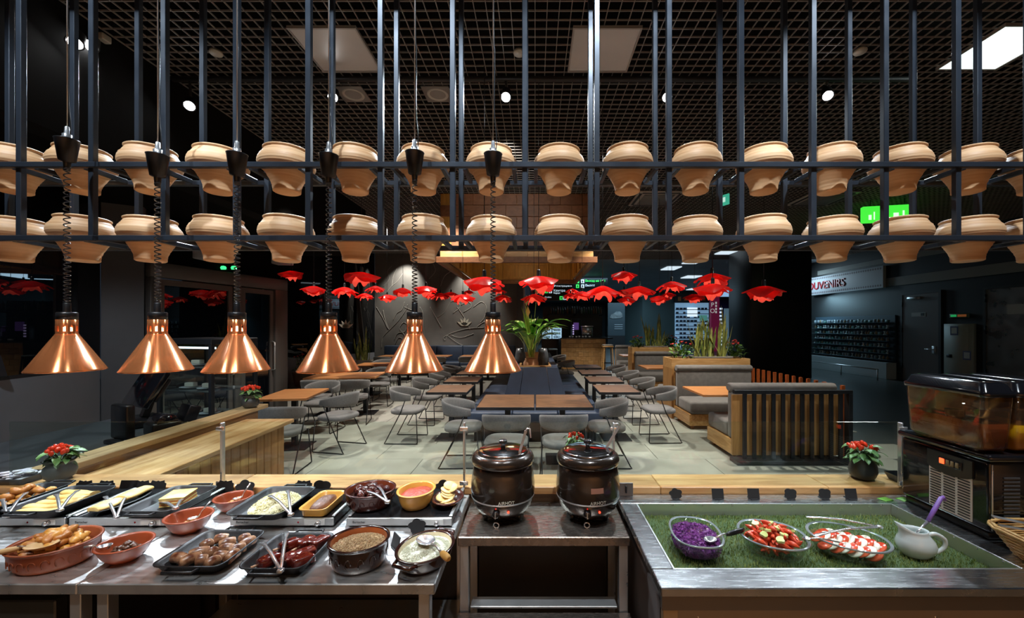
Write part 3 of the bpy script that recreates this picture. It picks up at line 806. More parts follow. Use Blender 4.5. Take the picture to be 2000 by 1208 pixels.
# ================================================================== POT RACK
DF, DB, PITCH = 1.90, 2.118, .3422
ZL, ZU, ZT = 2.114, 2.460, 3.50
X0 = XP(1025, DF)
rack = thing('pot_rack', 'long dark steel hanging rack of two shelves holding the clay pots', 'rack', (0, 0, 0))
ks = range(-9, 9); xa = X0-9*PITCH; xb = X0+8*PITCH
up_me = MB().rbox(-.0125, .0125, -.0125, .0125, ZL-.013, ZT, .002, 1, smooth=False).mesh('upright', rack_metal)
for k in ks:
    for d in (DF, DB):
        link('upright', up_me, rack, (X0+k*PITCH, d, 0))
for z in (ZL, ZU):
    for d in (DF, DB):
        s = -1 if d == DF else 1
        MB().rbox(xa, xb, d+s*.0126-.0125+s*.0005, d+s*.0126+.0125+s*.0005, z-.0125, z+.0125, .002, 1, smooth=False).build('rail', rack_metal, rack)
for d in (DF, DB):
    MB().rbox(xa-.02, xb+.02, d-.02, d+.02, ZT+.0, ZT+.04, .003, 1, smooth=False).build('top_rail', rack_metal, rack)
cr_me = MB().rbox(-.009, .009, DF+.0127, DB-.0127, -.011, .011, .002, 1, smooth=False).mesh('cross_bar', rack_metal)
for k in range(-9, 8):
    for z in (ZL, ZU):
        for s in (-1, 1):
            link('cross_bar', cr_me, rack, (X0+(k+.5)*PITCH+s*.118, 0, z))
# pots
POT = [(.001, 0), (.056, 0), (.062, .004), (.0625, .016), (.064, .030), (.072, .052), (.084, .074), (.0925, .090), (.0985, .098), (.1085, .1065), (.118, .1145),
       (.125, .125), (.1275, .137), (.1258, .153), (.119, .169), (.109, .182), (.101, .191), (.0992, .196), (.100, .200), (.104, .206), (.104, .211), (.099, .214),
       (.094, .208), (.108, .185), (.114, .15), (.09, .10), (.05, .03), (.001, .02)]
pot_mes = []
for i, (a, b) in enumerate(((1, 1), (1.01, .985), (.985, 1.02), (1.0, .985))):
    rn = random.Random(i)
    pr = []
    for j in range(len(POT)-1):          # throwing rings: denser profile with small ripples
        (r0, z0), (r1, z1) = POT[j], POT[j+1]
        for k in range(3):
            t = k/3; r = r0+(r1-r0)*t
            if 2 < j < 15: r += .0011*math.sin((z0+(z1-z0)*t)*520+i)*(1 if j > 5 else .6)
            pr.append((r*(a if j > 8 else 1), (z0+(z1-z0)*t)*b))
    pr.append(POT[-1])
    pot_mes.append(MB().lathe(pr, 40).mesh('clay_pot', clay))
rows = {'upper': ZU, 'lower': ZL}
for rname, z in rows.items():
    vis = [k for k in range(-9, 8) if -70 < CX+F*(X0+(k+.5)*PITCH)/2.009 < 2070]
    for n, k in enumerate(vis):
        o = link('clay_pot', random.choice(pot_mes), None, (X0+(k+.5)*PITCH+random.uniform(-.002, .002), 2.009, z-.0905), random.uniform(0, 6))
        tag(o, 'beige clay pot on the %s rack shelf, %s from the left' % (rname, ORD[n+1]), 'pot', 'clay pots on the rack')

# ================================================================== COPPER HEAT LAMPS
LD = 1.78
lamp_px = [(131, 275), (308, 305), (463, 303), (642, 305), (810, 300), (963, 303)]
zr = 1.500
cone = [(.1235, .0), (.1262, .002), (.1262, .005), (.123, .008), (.036, .163), (.034, .166), (.0335, .226), (.030, .228), (.030, .226), (.0305, .168), (.034, .158), (.119, .008)]
def heat_lamp(i, px, cup_py):
    x = XP(px, LD); zc = H-(cup_py-CY)*LD/F
    t = thing('heat_lamp', 'copper cone heat lamp on a coiled cord, %s from the left' % ORD[i+1], 'lamp', (x, LD, zr), 0, 'copper heat lamps')
    sh = MB().lathe(cone[:5]+cone[-2:], 56).build('shade', copper, t)
    nk = MB(); n = 56
    # neck with open slots: posts between two bands
    nk.lathe([(.0362, .163), (.0345, .166), (.0345, .176)], n); nk.lathe([(.0345, .200), (.0345, .228), (.03, .229)], n)
    for q in range(10):
        a = 2*PI*q/10
        ring = []
        for rr_ in (.0345, .0325):
            for da in (-.19, 0, .19): ring.append((rr_*math.cos(a+da), rr_*math.sin(a+da)))
        poly = [ring[0], ring[1], ring[2], ring[5], ring[4], ring[3]]
        nk.prism(poly, .176, .200)
    nk.build('neck', copper, t)
    MB().lathe([(.001, .229), (.034, .229), (.034, .258), (.03, .261), (.001, .261)], 28).build('cap', black_plastic, t)
    MB().lathe([(.013, .2611), (.013, .30), (.010, .304), (.001, .304)], 14).build('cord_grip', black_plastic, t)
    MB().lathe([(.001, .03), (.018, .032), (.034, .05), (.038, .075), (.028, .12), (.02, .19), (.001, .2)], 20).build('bulb', glow('heat_bulb', (1.0, .74, .42), 4), t)
    z0, z1 = .302, zc-zr-.095
    N = 30; pts = []; turns = 0
    total = int(N*14)
    for k in range(total+1):
        u = k/total
        zz = z0+(z1-z0)*u**1.25
        a = 2*PI*N*u
        pts.append((.0105*math.cos(a), .0105*math.sin(a), zz))
    MB().tube(pts, .0026, 5).build('coiled_cord', black_gloss, t)
    zt = zc-zr
    MB().lathe([(.001, -.135), (.010, -.135), (.013, -.10), (.013, -.095), (.028, -.09), (.040, 0), (.042, .004), (.036, .006), (.001, .006)], 28, (0, 0, zt)).build('retractor_cup', black_plastic, t)
    MB().lathe([(.016, .0062), (.016, .028), (.010, .030), (.008, .06), (.004, .064), (.001, .064)], 16, (0, 0, zt)).build('cable_fitting', chrome, t)
    cab = [(.001, 0, zt+.06), (.003, 0, zt+.3), (-.001, 0, zt+.6), (.0, 0, 4.9-zr)]
    MB().tube([(0, 0, zt+.06), (.0, 0, 4.9-zr)], .0022, 6).build('cable', steel_plain, t)
    MB().tube(smooth_path([(.010, 0, zt+.004), (.016, 0, zt+.07), (.006, 0, zt+.2), (.008, 0, zt+.45), (.003, 0, zt+.7), (.004, 0, 4.9-zr)]), .0022, 6).build('power_cord', black_plastic, t)
    light('heat_lamp_light', 'SPOT', (0, 0, .06), 85, (1.0, .87, .70), (0, 0, -1), .03, 140, .25, t).rotation_euler = (0, 0, 0)
for i, (px, cp) in enumerate(lamp_px): heat_lamp(i, px, cp)

# ================================================================== RED FLOWER LAMPS
petal_red = petal('petal_red', (.60, .010, .010), (.90, .035, .025), .04)
petal_dark = petal('petal_dark', (.34, .008, .009), (.60, .016, .012), .02)
petal_in = petal('petal_inner', (.9, .06, .04), (1.0, .16, .10), .5)
def flower_variant(seed):
    rn = random.Random(seed)
    np_ = 5; ph = rn.uniform(0, 6)
    def surf(rmax, droop, n=40, m=9, wav=.018, ph2=0, lift=0):
        rings = []
        for i in range(m+1):
            t = i/m; ring = []
            for k in range(n):
                th = 2*PI*k/n
                lob = 1+.11*math.cos(np_*th+ph+ph2)+.06*math.sin(2*th+ph*2)
                r = (.018+(rmax-.018)*t)*(1+(lob-1)*t)
                z = -droop*t**1.4*(1+.2*math.sin(2*th+ph))+wav*t*t*math.sin(np_*th+ph2*3)+.014*t*math.sin(3*th+ph)+lift
                ring.append((r*math.cos(th), r*math.sin(th), z))
            rings.append(ring)
        return rings
    outer = MB().loft(surf(.205, .085), False, False).mesh('outer_petals', petal_dark if seed % 2 else petal_red)
    mid = MB().loft(surf(.165, .115, ph2=1.7, wav=.014), False, False).mesh('middle_petals', petal_red)
    inn = MB().loft(surf(.095, .135, ph2=3.1, wav=.022, lift=-.005), False, False).mesh('inner_petals', petal_in)
    return outer, mid, inn
FV = [flower_variant(s) for s in range(3)]
sock_me = MB().lathe([(.001, .07), (.016, .07), (.020, .055), (.022, -.01), (.026, -.014), (.001, -.014)], 14).mesh('socket', black_plastic)
bulb_me = MB().lathe([(.001, -.014), (.014, -.016), (.03, -.05), (.03, -.07), (.018, -.09), (.001, -.095)], 14).mesh('bulb', glow('flower_bulb', (1, .55, .35), 7))
FL = [(569,538,44),(613,568,46),(673,570,46),(706,543,62),(733,566,34),(712,580,32),(756,583,33),(787,571,42),(832,568,46),(841,580,23),
      (860,580,34),(881,577,28),(904,584,41),(916,573,19),(946,555,80),(975,571,27),(982,584,37),(1052,553,76),(1043,584,48),(1051,571,24),
      (1117,570,25),(1114,580,31),(1137,578,44),(1177,571,68),(1218,540,52),(1219,573,34),(1225,588,36),(1249,570,58),(1312,560,53),(1305,578,28),
      (1288,586,40),(1356,583,42),(1391,546,65),(1392,567,70),(1492,572,74)]
def near_word(px):
    for lim, w in ((600, 'beside the door post'), (760, 'behind the fourth copper lamp'), (870, 'around the fifth copper lamp'), (930, 'left of the sixth copper lamp'),
                   (1000, 'behind the sixth copper lamp'), (1080, 'above the lily'), (1200, 'before the direction signs'), (1270, 'right of the wooden hood'),
                   (1340, 'above the rear planter'), (1420, 'above the nearer planter'), (2000, 'before the black pillar')):
        if px < lim: return w
from collections import Counter
cnt = Counter(near_word(p[0]) for p in FL); seen = Counter()
for i, (px, py, w) in enumerate(FL):
    d = min(13.2, F*.41/w)
    if px == 904: d = 7.3
    x, z = S(px, py-2, d)
    z = min(z+.06, 3.1)
    wd = near_word(px); seen[wd] += 1
    lab = 'red flower petal pendant lamp '+wd+('' if cnt[wd] == 1 else ', %s from the left there' % ORD[seen[wd]])
    t = thing('flower_lamp', lab, 'lamp', (x, d, z), random.uniform(0, 6), 'red flower lamps')
    for nm, me in zip(('outer_petals', 'middle_petals', 'inner_petals'), FV[i % 3]):
        link(nm, me, t, (0, 0, 0), random.uniform(-.2, .2))
    link('socket', sock_me, t); link('bulb', bulb_me, t)
    under_hood = bx0 < x < bx1 and by0-.1 < d < by1+.1
    MB().tube([(0, 0, .07), (0, 0, (3.555 if under_hood else 4.3)-z)], .0035, 6).build('cord', black_plastic, t)
    light('flower_lamp_light', 'POINT', (0, 0, -.06), 11, (1, .52, .36), None, .03, parent=t)
# ================================================================== DINING ROOM
# ---- chairs
leg_metal = mat('chair_leg', (.010, .010, .011), .4, .4)
def make_chair():
    t = empty('dining_chair')
    # rounded seat pad
    def seat_ring(s, z):
        out = []
        for k in range(28):
            a = 2*PI*k/28
            c, sn = math.cos(a), math.sin(a)
            e = .62
            out.append((.232*s*math.copysign(abs(c)**e, c), .222*s*math.copysign(abs(sn)**e, sn)+.01, z))
        return out
    MB().loft([seat_ring(.9, .415), seat_ring(1.0, .43), seat_ring(1.02, .45), seat_ring(1.0, .472), seat_ring(.9, .485), seat_ring(.6, .492)], True, True).build('seat', grey_fabric, t)
    # wrap-around back band, highest at the rear, lower at the arms
    n = 26; rings = []
    for k in range(n+1):
        u = k/n; a = R(-205+230*u)           # from right arm round the back to the left arm
        lean = math.cos((u-.5)*PI)            # 1 at the middle
        R0 = .245
        zc = .665+.035*lean; hh = .045+.05*lean
        th = .028
        cx, sy = math.cos(a), math.sin(a)
        ring = []
        for q in range(10):
            b = 2*PI*q/10
            rr = R0+th*.5*math.cos(b)+(.03*lean)*(math.sin(b)*.5+.5)
            ring.append((rr*cx, .02+rr*sy, zc+hh*math.sin(b)))
        rings.append(ring)
    MB().loft(rings, True, True).build('backrest', grey_fabric, t)
    for s in (-1, 1):
        pts = [(s*.245, .10, .665), (s*.238, .08, .46), (s*.238, .0, .44)]
        fr = MB()
        # upright from the arm, down past the seat, slanting back to the floor, runner and front leg
        path = [(s*.248, .06, .66), (s*.240, -.02, .45), (s*.245, -.24, .03), (s*.245, -.255, .012), (s*.245, -.235, .0085), (s*.245, .20, .0085), (s*.245, .222, .014), (s*.243, .225, .03), (s*.215, .20, .43)]
        fr.tube(path, .0075, 6)
        fr.build('leg', leg_metal, t)
    br = MB(); br.tube([(-.238, -.03, .428), (.238, -.03, .428)], .007, 6); br.tube([(-.215, .19, .425), (.215, .19, .425)], .007, 6)
    br.build('seat_frame', leg_metal, t)
    return t
chair0 = make_chair(); chair_used = [False]
def chair(x, y, facing, label):
    """facing: degrees, 0 = away from the camera, 90 = to the left"""
    if not chair_used[0]: c = chair0; chair_used[0] = True
    else: c = copy_tree(chair0)
    c.location = (x, y, 0); c.rotation_euler = (0, 0, R(facing))
    tag(c, label, 'chair', 'grey dining chairs')
    return c
# ---- pedestal tables
def table(name, x, y, w, d, top, label, group, rz=0, bases=1, rim=None, z=.75, base_w=.42, th=.032):
    t = thing(name, label, 'table', (x, y, 0), R(rz), group)
    tp = MB().rbox(-w/2, w/2, -d/2, d/2, z-th, z, .004, 1, smooth=False).build('tabletop', top, t)
    if rim:
        f = MB()
        for (a, b, c, e) in ((-w/2-.006, w/2+.006, -d/2-.007, -d/2-.001), (-w/2-.006, w/2+.006, d/2+.001, d/2+.007), (-w/2-.007, -w/2-.001, -d/2, d/2), (w/2+.001, w/2+.007, -d/2, d/2)):
            f.box(a, b, c, e, z-th-.004, z-.001)
        f.build('edge_band', rim, t)
    for i in range(bases):
        bx = 0 if bases == 1 else (-w*.27 if i == 0 else w*.27)
        MB().rbox(bx-.035, bx+.035, -.035, .035, .016, z-th, .004, 1, smooth=False).build('pedestal', black_metal, t)
        MB().rbox(bx-base_w/2, bx+base_w/2, -base_w/2, base_w/2, 0, .015, .003, 1, smooth=False).build('base_plate', black_metal, t)
    return t
band = mat('table_band', (.010, .011, .013), .5)
# tables beside the island
rowsY = [6.08, 7.15, 8.25, 9.45]
for i, y in enumerate(rowsY):
    table('square_table', 1.22, y, .58, .72, dark_top, 'dark square table right of the blue island, %s from the front' % ORD[i+1], 'tables along the island', 0, 1, band)
    table('square_table', -1.27, y, .58, .72, dark_top, 'dark square table left of the blue island, %s from the front' % ORD[i+1], 'tables along the island', 0, 1, band)
    chair(1.86, y-.08, 92+(i*3 % 5), 'grey chair at the right island tables, %s from the front' % ORD[i+1])
    chair(-1.90, y-.12, -92-(i*4 % 6), 'grey chair at the left island tables, %s from the front' % ORD[i+1])
# table pair at the front of the island
for s, w in ((-1, 'left'), (1, 'right')):
    table('square_table', s*.347, 5.09, .672, .86, dark_top, 'dark table in front of the blue island, %s one of the joined pair' % w, 'joined front tables', 0, 1, band)
    chair(s*.31, 4.32, s*2, 'grey chair behind the soup kettles with its back to us, %s one' % w)
    chair(s*.90, 4.98, s*88, 'grey chair at the %s end of the joined front tables' % w)
# tables on the left, set at a slight angle
table('long_table', -3.38, 5.62, .62, .86, orange_top, 'orange wood table nearest the wooden tray counter', 'orange wood tables', 9, 1, None)
table('long_table', -3.65, 7.75, 1.26, .86, orange_top, 'wide orange wood table behind the fourth copper lamp', 'orange wood tables', 9, 2, None)
table('long_table', -3.75, 10.0, 1.26, .8, orange_top, 'wide orange wood table third along the window side', 'orange wood tables', 6, 2, None)
table('long_table', -4.35, 12.75, 1.1, .7, orange_top, 'orange wood table at the back wall bench, left one', 'orange wood tables', 0, 2, None)
table('long_table', -3.15, 12.75, .9, .7, orange_top, 'orange wood table at the back wall bench, middle one', 'orange wood tables', 0, 2, None)
table('long_table', -1.8, 12.75, 1.1, .7, orange_top, 'orange wood table at the back wall bench, right one', 'orange wood tables', 0, 2, None)
for (x, y, f_, l) in (
    (-2.72, 5.55, 78, 'grey chair right of the nearest orange table, side turned to us'), (-3.45, 6.48, 178, 'grey chair on the far side of the nearest orange table'),
    (-3.0, 4.72, 6, 'grey chair half hidden by the wooden tray counter'), (-3.18, 7.02, 12, 'grey chair before the wide orange table, right one'),
    (-3.80, 6.98, 8, 'grey chair before the wide orange table, left one'), (-3.35, 8.55, 186, 'grey chair behind the wide orange table, right one'),
    (-4.02, 8.62, 184, 'grey chair behind the wide orange table, left one'), (-3.42, 9.22, 4, 'grey chair before the third orange table, right one'),
    (-4.08, 9.25, 2, 'grey chair before the third orange table, left one'), (-3.5, 10.75, 180, 'grey chair behind the third orange table, right one'),
    (-4.1, 10.75, 180, 'grey chair behind the third orange table, left one'), (-4.6, 12.05, 0, 'grey chair at the back wall tables, leftmost'),
    (-4.05, 12.05, 0, 'grey chair at the back wall tables, second from the left'), (-2.95, 12.05, 0, 'grey chair at the back wall tables, third from the left'),
    (-2.05, 12.05, 0, 'grey chair at the back wall tables, fourth from the left'), (.80, 10.6, 105, 'grey chair beside the far end of the island, nearer one'),
    (.72, 12.6, 110, 'grey chair beside the far end of the island, farther one')):
    chair(x, y, f_, l)

# ---- blue island bench
isl = thing('bench_island', 'blue leather bench island with a raised planter spine', 'bench', (0, 0, 0))
def loft_yz(name, prof, x0, x1, m, parent):
    """closed YZ profile swept along X"""
    return MB().loft([[(x0, y, z) for y, z in prof], [(x1, y, z) for y, z in prof]], True, True, False).build(name, m, parent)
MB().box(-.90, .90, 5.9, 10.2, .0, .30).build('plinth', mat('plinth_dark', (.012, .014, .02), .5), isl)
# seats: front, left side, right side, in cushions with seams
def cushion(x0, x1, y0, y1): MB().rbox(x0+.003, x1-.003, y0+.003, y1-.003, .301, .455, .022, 3).build('seat_cushion', blue_leather, isl)
for (a, b) in ((-.98, -.33), (-.33, .33), (.33, .98)): cushion(a, b, 5.72, 6.42)
for k in range(4):
    y0 = 6.42+k*.95
    cushion(-.98, -.5, y0, y0+.95); cushion(.5, .98, y0, y0+.95)
# spine with leaning sides
sp_b, sp_t = .53, .375
def spine_part(name, ring0, ring1): MB().loft([ring0, ring1], True, True, False).build(name, blue_leather, isl)
for (a, b) in ((-1, -.5), (-.5, .5), (.5, 1)):
    y0, y1 = 6.36, 6.49
    spine_part('backrest', [(a*sp_b+.003, y0, .456), (b*sp_b-.003, y0, .456), (b*sp_b-.003, y0+.3, .456), (a*sp_b+.003, y0+.3, .456)],
               [(a*sp_t+.003, y1, 1.02), (b*sp_t-.003, y1, 1.02), (b*sp_t-.003, y1+.12, 1.02), (a*sp_t+.003, y1+.12, 1.02)])
for s in (-1, 1):
    for k in range(4):
        y0 = 6.67+k*.88; y1 = y0+.874
        MB().loft([[(s*sp_b, y0, .456), (s*sp_b, y1, .456), (s*.2, y1, .456), (s*.2, y0, .456)] if s > 0 else [(s*.2, y0, .456), (s*.2, y1, .456), (s*sp_b, y1, .456), (s*sp_b, y0, .456)],
                   [(s*sp_t, y0, 1.02), (s*sp_t, y1, 1.02), (s*.27, y1, 1.02), (s*.27, y0, 1.02)] if s > 0 else [(s*.27, y0, 1.02), (s*.27, y1, 1.02), (s*sp_t, y1, 1.02), (s*sp_t, y0, 1.02)]],
                  True, True, False).build('backrest', blue_leather, isl)
pl = MB()
for (a, b, c, d) in ((-.265, .265, 6.64, 6.67), (-.265, .265, 10.1, 10.13), (-.265, -.235, 6.67, 10.1), (.235, .265, 6.67, 10.1)): pl.box(a, b, c, d, .46, 1.04)
pl.box(-.235, .235, 6.67, 10.1, .90, .93)
pl.build('planter_box', light_oak, isl)

# ---- back wall bench
bb = thing('wall_bench', 'long blue leather bench along the mural wall', 'bench', (0, 0, 0))
for k in range(5):
    x0 = -5.35+k*.93
    MB().rbox(x0+.004, x0+.926, 13.55, 14.12, .18, .46, .03, 2).build('seat_cushion', blue_leather, bb)
    MB().rbox(x0+.004, x0+.926, 14.13, 14.37, .18, 1.0, .03, 2).build('backrest', blue_leather, bb)
MB().box(-5.35, -.7, 13.6, 14.3, 0, .175).build('plinth', MATS['plinth_dark'], bb)

# ---- booths on the right
foot_m = wood('booth_foot', '7a4a20', '9a6230', (5, 5, 1), 3, .5)
def booth(x0, x1, yb, face, label, back_top=.985, depth=.74, slatback=False):
    """yb = outer face of the back; face = +1 looks away from us, -1 looks at us"""
    t = thing('booth_bench', label, 'bench', (x0, yb, 0), 0, 'grey booth benches')
    w = x1-x0; f = face
    def Y(a): return a*f
    def yy(a, b): return (min(Y(a), Y(b)), max(Y(a), Y(b)))
    a, b = yy(.02, depth)
    MB().rbox(0, w, a, b, .06, .25, .004, 1, smooth=False).build('base', oak_along_y, t)
    for (px_, py_) in ((.05, .08), (w-.09, .08), (.05, depth-.08), (w-.09, depth-.08)):
        c, d = yy(py_-.025, py_+.025)
        MB().box(px_, px_+.05, c, d, 0, .06).build('foot', foot_m, t)
    a, b = yy(.17, depth+.02)
    MB().rbox(.015, w-.015, a, b, .251, .455, .04, 3).build('seat_cushion', booth_fabric, t)
    a, b = yy(.035, .165)
    MB().rbox(.015, w-.015, a, b, .252, back_top-.10, .03, 3).build('backrest', booth_fabric, t)
    # rolled head cushion
    pr = []
    for k in range(16):
        q = 2*PI*k/16
        pr.append((Y(.105)+.085*math.cos(q)*f, back_top-.058+.058*math.sin(q)))
    rings = []
    for (xx, s) in ((.0, .75), (.012, .94), (.03, 1), (w-.03, 1), (w-.012, .94), (w, .75)):
        rings.append([(xx, Y(.105)+(y-Y(.105))*s, back_top-.058+(z-back_top+.058)*s) for y, z in pr])
    MB().loft(rings, True, True, True).build('head_roll', booth_fabric, t)
    a, b = yy(.0, .03)
    MB().box(0.0, w, a, b, .06, back_top-.14).build('back_panel', oak_upright, t)
    return t
table('booth_table', 2.90, 5.90, 1.16, .78, orange_top, 'orange wood booth table in the nearest booth', 'booth tables', 0, 1, None, base_w=.5)
booth(2.50, 3.86, 5.06, 1, 'grey booth bench behind the black slatted screen, back to us', .965)
booth(2.53, 3.88, 7.28, -1, 'grey booth bench facing us in the nearest booth', 1.0)
booth(2.62, 3.9, 7.85, 1, 'grey booth bench backing onto the nearer planter', .95)
table('booth_table', 3.05, 9.35, 1.1, .76, orange_top, 'orange wood booth table in the second booth', 'booth tables', 0, 1, None, base_w=.5)
booth(2.74, 4.0, 11.08, -1, 'grey booth bench facing us in the second booth', 1.0)
booth(2.82, 4.0, 11.75, 1, 'grey booth bench backing onto the rear planter', .95)
table('booth_table', 3.3, 13.0, 1.0, .76, orange_top, 'orange wood booth table in the farthest booth', 'booth tables', 0, 1, None, base_w=.5)
booth(2.95, 4.1, 14.75, -1, 'grey booth bench facing us in the farthest booth', 1.0)
# planter portals between the booths
def portal(x0, x1, y0, y1, label):
    t = thing('planter_portal', label, 'planter', (x0, y0, 0), 0, 'wooden planter portals')
    w, d = x1-x0, y1-y0
    MB().box(0, .05, 0, d, 0, .92).build('side_panel', oak_upright, t)
    MB().box(w-.05, w, 0, d, 0, .92).build('side_panel', oak_upright, t)
    MB().rbox(0, w, 0, .03, .921, 1.10, .003, 1, smooth=False).build('front_board', light_oak, t)
    MB().rbox(0, w, d-.03, d, .921, 1.10, .003, 1, smooth=False).build('rear_board', light_oak, t)
    MB().box(0, .03, .031, d-.031, .921, 1.10).build('end_board', light_oak, t)
    MB().box(w-.03, w, .031, d-.031, .921, 1.10).build('end_board', light_oak, t)
    MB().box(.031, w-.031, .031, d-.031, .95, 1.04).build('soil_tray', mat('soil', (.02, .015, .01), .9), t)
portal(2.50, 3.94, 7.31, 7.80, 'wooden planter portal between the first and second booths')
portal(2.72, 4.06, 11.2, 11.68, 'wooden planter portal between the second and third booths')
# black slatted screen in front of the nearest booth
sc = thing('slatted_screen', 'black metal slatted screen in front of the nearest booth', 'screen', (2.46, 4.95, 0))
W = 1.46
MB().rbox(0, W, -.03, .03, .86, .905, .004, 1, smooth=False).build('top_rail', black_metal, sc)
MB().rbox(0, W, -.10, .10, 0, .05, .004, 1, smooth=False).build('base_rail', black_metal, sc)
for k in range(11):
    xx = .115+k*.119
    MB().rbox(xx, xx+.045, -.015, .015, .051, .859, .003, 1, smooth=False).build('slat', black_metal, sc)
MB().rbox(W-.05, W, -.03, .05, .051, .859, .003, 1, smooth=False).build('end_post', black_metal, sc)
# red-brown wooden slats along the outer side of the booths
slat_w = wood('slat_orange', '8a3f16', 'b3581f', (6, 6, 1), 3, .5)
fen = thing('slat_fence', 'row of orange-brown wooden slats along the outer side of the booths', 'fence', (0, 0, 0))
for k in range(14):
    y = 5.15+k*.163
    MB().box(3.96, 4.0, y, y+.035, .0, .93).build('slat', slat_w, fen)
MB().box(4.002, 4.03, 5.1, 7.4, .40, .46).build('rail', slat_w, fen)

# ---- plants
def blade(L, w, lean, curl, n=7, fold=.25):
    """strap leaf rising along +Z and bending towards +X"""
    mb = MB(); rings = []
    for i in range(n+1):
        t = i/n
        a = lean+curl*t
        x = L*(math.sin(lean)*t+curl*.5*t*t*math.cos(lean)); z = L*(math.cos(lean)*t-curl*.5*t*t*math.sin(lean))
        ww = w*(.55+.9*t-1.0*t*t)*(1 if t < .75 else max(.02, (1-t)/.25)**.8)
        rings.append([(x, -ww, z), (x-fold*ww, 0, z+.0), (x, ww, z)])
    mb.loft(rings, False, False, True, closed=False)
    return mb
snake_mes = [blade(.75, .036, .08, .10).mesh('leaf', snake_green), blade(.62, .038, .22, -.1).mesh('leaf', snake_green), blade(.88, .033, .04, .18).mesh('leaf', snake_green),
             blade(.5, .036, .35, .1).mesh('leaf', snake_green)]
def snake_plant(x, y, z, n, spread, label, s=1.0, trough=None, seed=0, group='snake plants'):
    rn = random.Random(seed)
    t = thing('snake_plant', label, 'plant', (x, y, z), 0, group)
    if trough:
        w, d, h = trough
        MB().loft([ring_rr(w*.92, d*.92, .02, 0), ring_rr(w, d, .02, h), ring_rr(w+.03, d+.03, .02, h), ring_rr(w+.03, d+.03, .02, h+.02), ring_rr(w-.02, d-.02, .02, h+.02), ring_rr(w-.03, d-.03, .02, h-.01)],
                  True, True, False).build('trough', mat('trough', (.32, .29, .25), .6, var=.1), t)
        zz = h-.01
    else: zz = 0
    for k in range(n):
        o = link('leaf', rn.choice(snake_mes), t, (rn.uniform(-spread, spread), rn.uniform(-.08, .08), zz))
        o.rotation_euler = (rn.uniform(-.12, .12), rn.uniform(-.1, .1), rn.uniform(0, 6.28)); k_ = s*rn.uniform(.75, 1.15); o.scale = (k_, k_, k_)
    return t
oval_leaf = []
for c, nm in ((leaf_green, 'a'), (deep_green, 'b')):
    mb = MB(); rings = []
    for i in range(6):
        t = i/5; ww = .022*math.sin(PI*min(1, .08+t*.92))**.8
        rings.append([(t*.085, -ww, .02*math.sin(t*3)), (t*.085, 0, .02*math.sin(t*3)-.006), (t*.085, ww, .02*math.sin(t*3))])
    mb.loft(rings, False, False, True, closed=False); oval_leaf.append(mb.mesh('leaf', c))
blossom_me = MB().lathe([(.001, 0), (.012, .004), (.021, .016), (.012, .02), (.001, .014)], 8).mesh('blossom', flower_red)
def bush(x, y, z, label, n=80, r=.23, h=.36, blossoms=11, seed=0, pot=None, group='flowering potted bushes'):
    rn = random.Random(seed)
    t = thing('flowering_bush', label, 'plant', (x, y, z), 0, group)
    z0 = 0
    if pot:
        pr, ph, pm = pot
        MB().lathe([(.001, 0), (pr*.72, 0), (pr*.95, ph*.9), (pr, ph*.9), (pr, ph), (pr*.88, ph), (pr*.86, ph*.88), (.001, ph*.88)], 24).build('flowerpot', pm, t)
        z0 = ph*.88
    st = MB()
    for k in range(7):
        a = rn.uniform(0, 6.28); st.tube([(0, 0, z0), (r*.4*math.cos(a), r*.4*math.sin(a), z0+h*.5), (r*.6*math.cos(a), r*.6*math.sin(a), z0+h*.85)], .003, 5)
    st.build('stems', deep_green, t)
    for k in range(n):
        a = rn.uniform(0, 6.28); u = rn.random()**.6; hz = rn.uniform(.15, 1)
        o = link('leaf', oval_leaf[rn.random() < .45], t, (r*.75*u*math.cos(a), r*.75*u*math.sin(a), z0+h*hz*(1-.35*u)))
        o.rotation_euler = (rn.uniform(-.5, .5), rn.uniform(-1.1, .1), a+rn.uniform(-.5, .5)); q = rn.uniform(.7, 1.25); o.scale = (q, q, q)
    for k in range(blossoms):
        a = rn.uniform(0, 6.28); u = rn.random()
        o = link('blossom', blossom_me, t, (r*.8*u*math.cos(a), r*.8*u*math.sin(a), z0+h*(1.0-.2*u)+.01))
        o.rotation_euler = (rn.uniform(-.6, .6), rn.uniform(-.6, .6), 0); q = rn.uniform(.8, 1.5); o.scale = (q, q, q)
    return t
snake_plant(3.30, 7.52, 1.041, 46, .30, 'striped snake plants in a trough on the nearer planter portal', 1.0, (.72, .24, .07), 1)
bush(2.74, 7.50, 1.041, 'coral flowering bush at the left end of the nearer planter portal', seed=2)
bush(3.83, 7.66, 1.041, 'coral flowering bush at the right end of the nearer planter portal', seed=3)
snake_plant(3.42, 11.4, 1.041, 36, .26, 'striped snake plants in a trough on the rear planter portal', 1.0, (.66, .24, .07), 4)
bush(2.92, 11.4, 1.041, 'coral flowering bush at the left end of the rear planter portal', seed=5)
bush(3.92, 11.5, 1.041, 'coral flowering bush at the right end of the rear planter portal', seed=8)
# plants by the windows
flo_pot = mat('flowerpot_clay', (.30, .20, .13), .7, var=.15)
bush(-6.6, 11.3, 0, 'red flowering plant in a clay pot beyond the door post', n=60, r=.26, h=.55, blossoms=12, seed=6, pot=(.24, .40, flo_pot))
snake_plant(-5.7, 11.2, .0, 12, .14, 'tall snake plant behind the fourth copper lamp', 1.25, (.40, .40, .5), 9)
snake_plant(-5.35, 12.45, .0, 18, .2, 'snake plants in a grey trough by the window near the mural', 1.1, (.62, .36, .62), 7)
bush(-5.98, 12.4, 0, 'red flowering plant between the window snake plants', n=50, r=.24, h=.45, blossoms=9, seed=10, pot=(.2, .55, flo_pot))
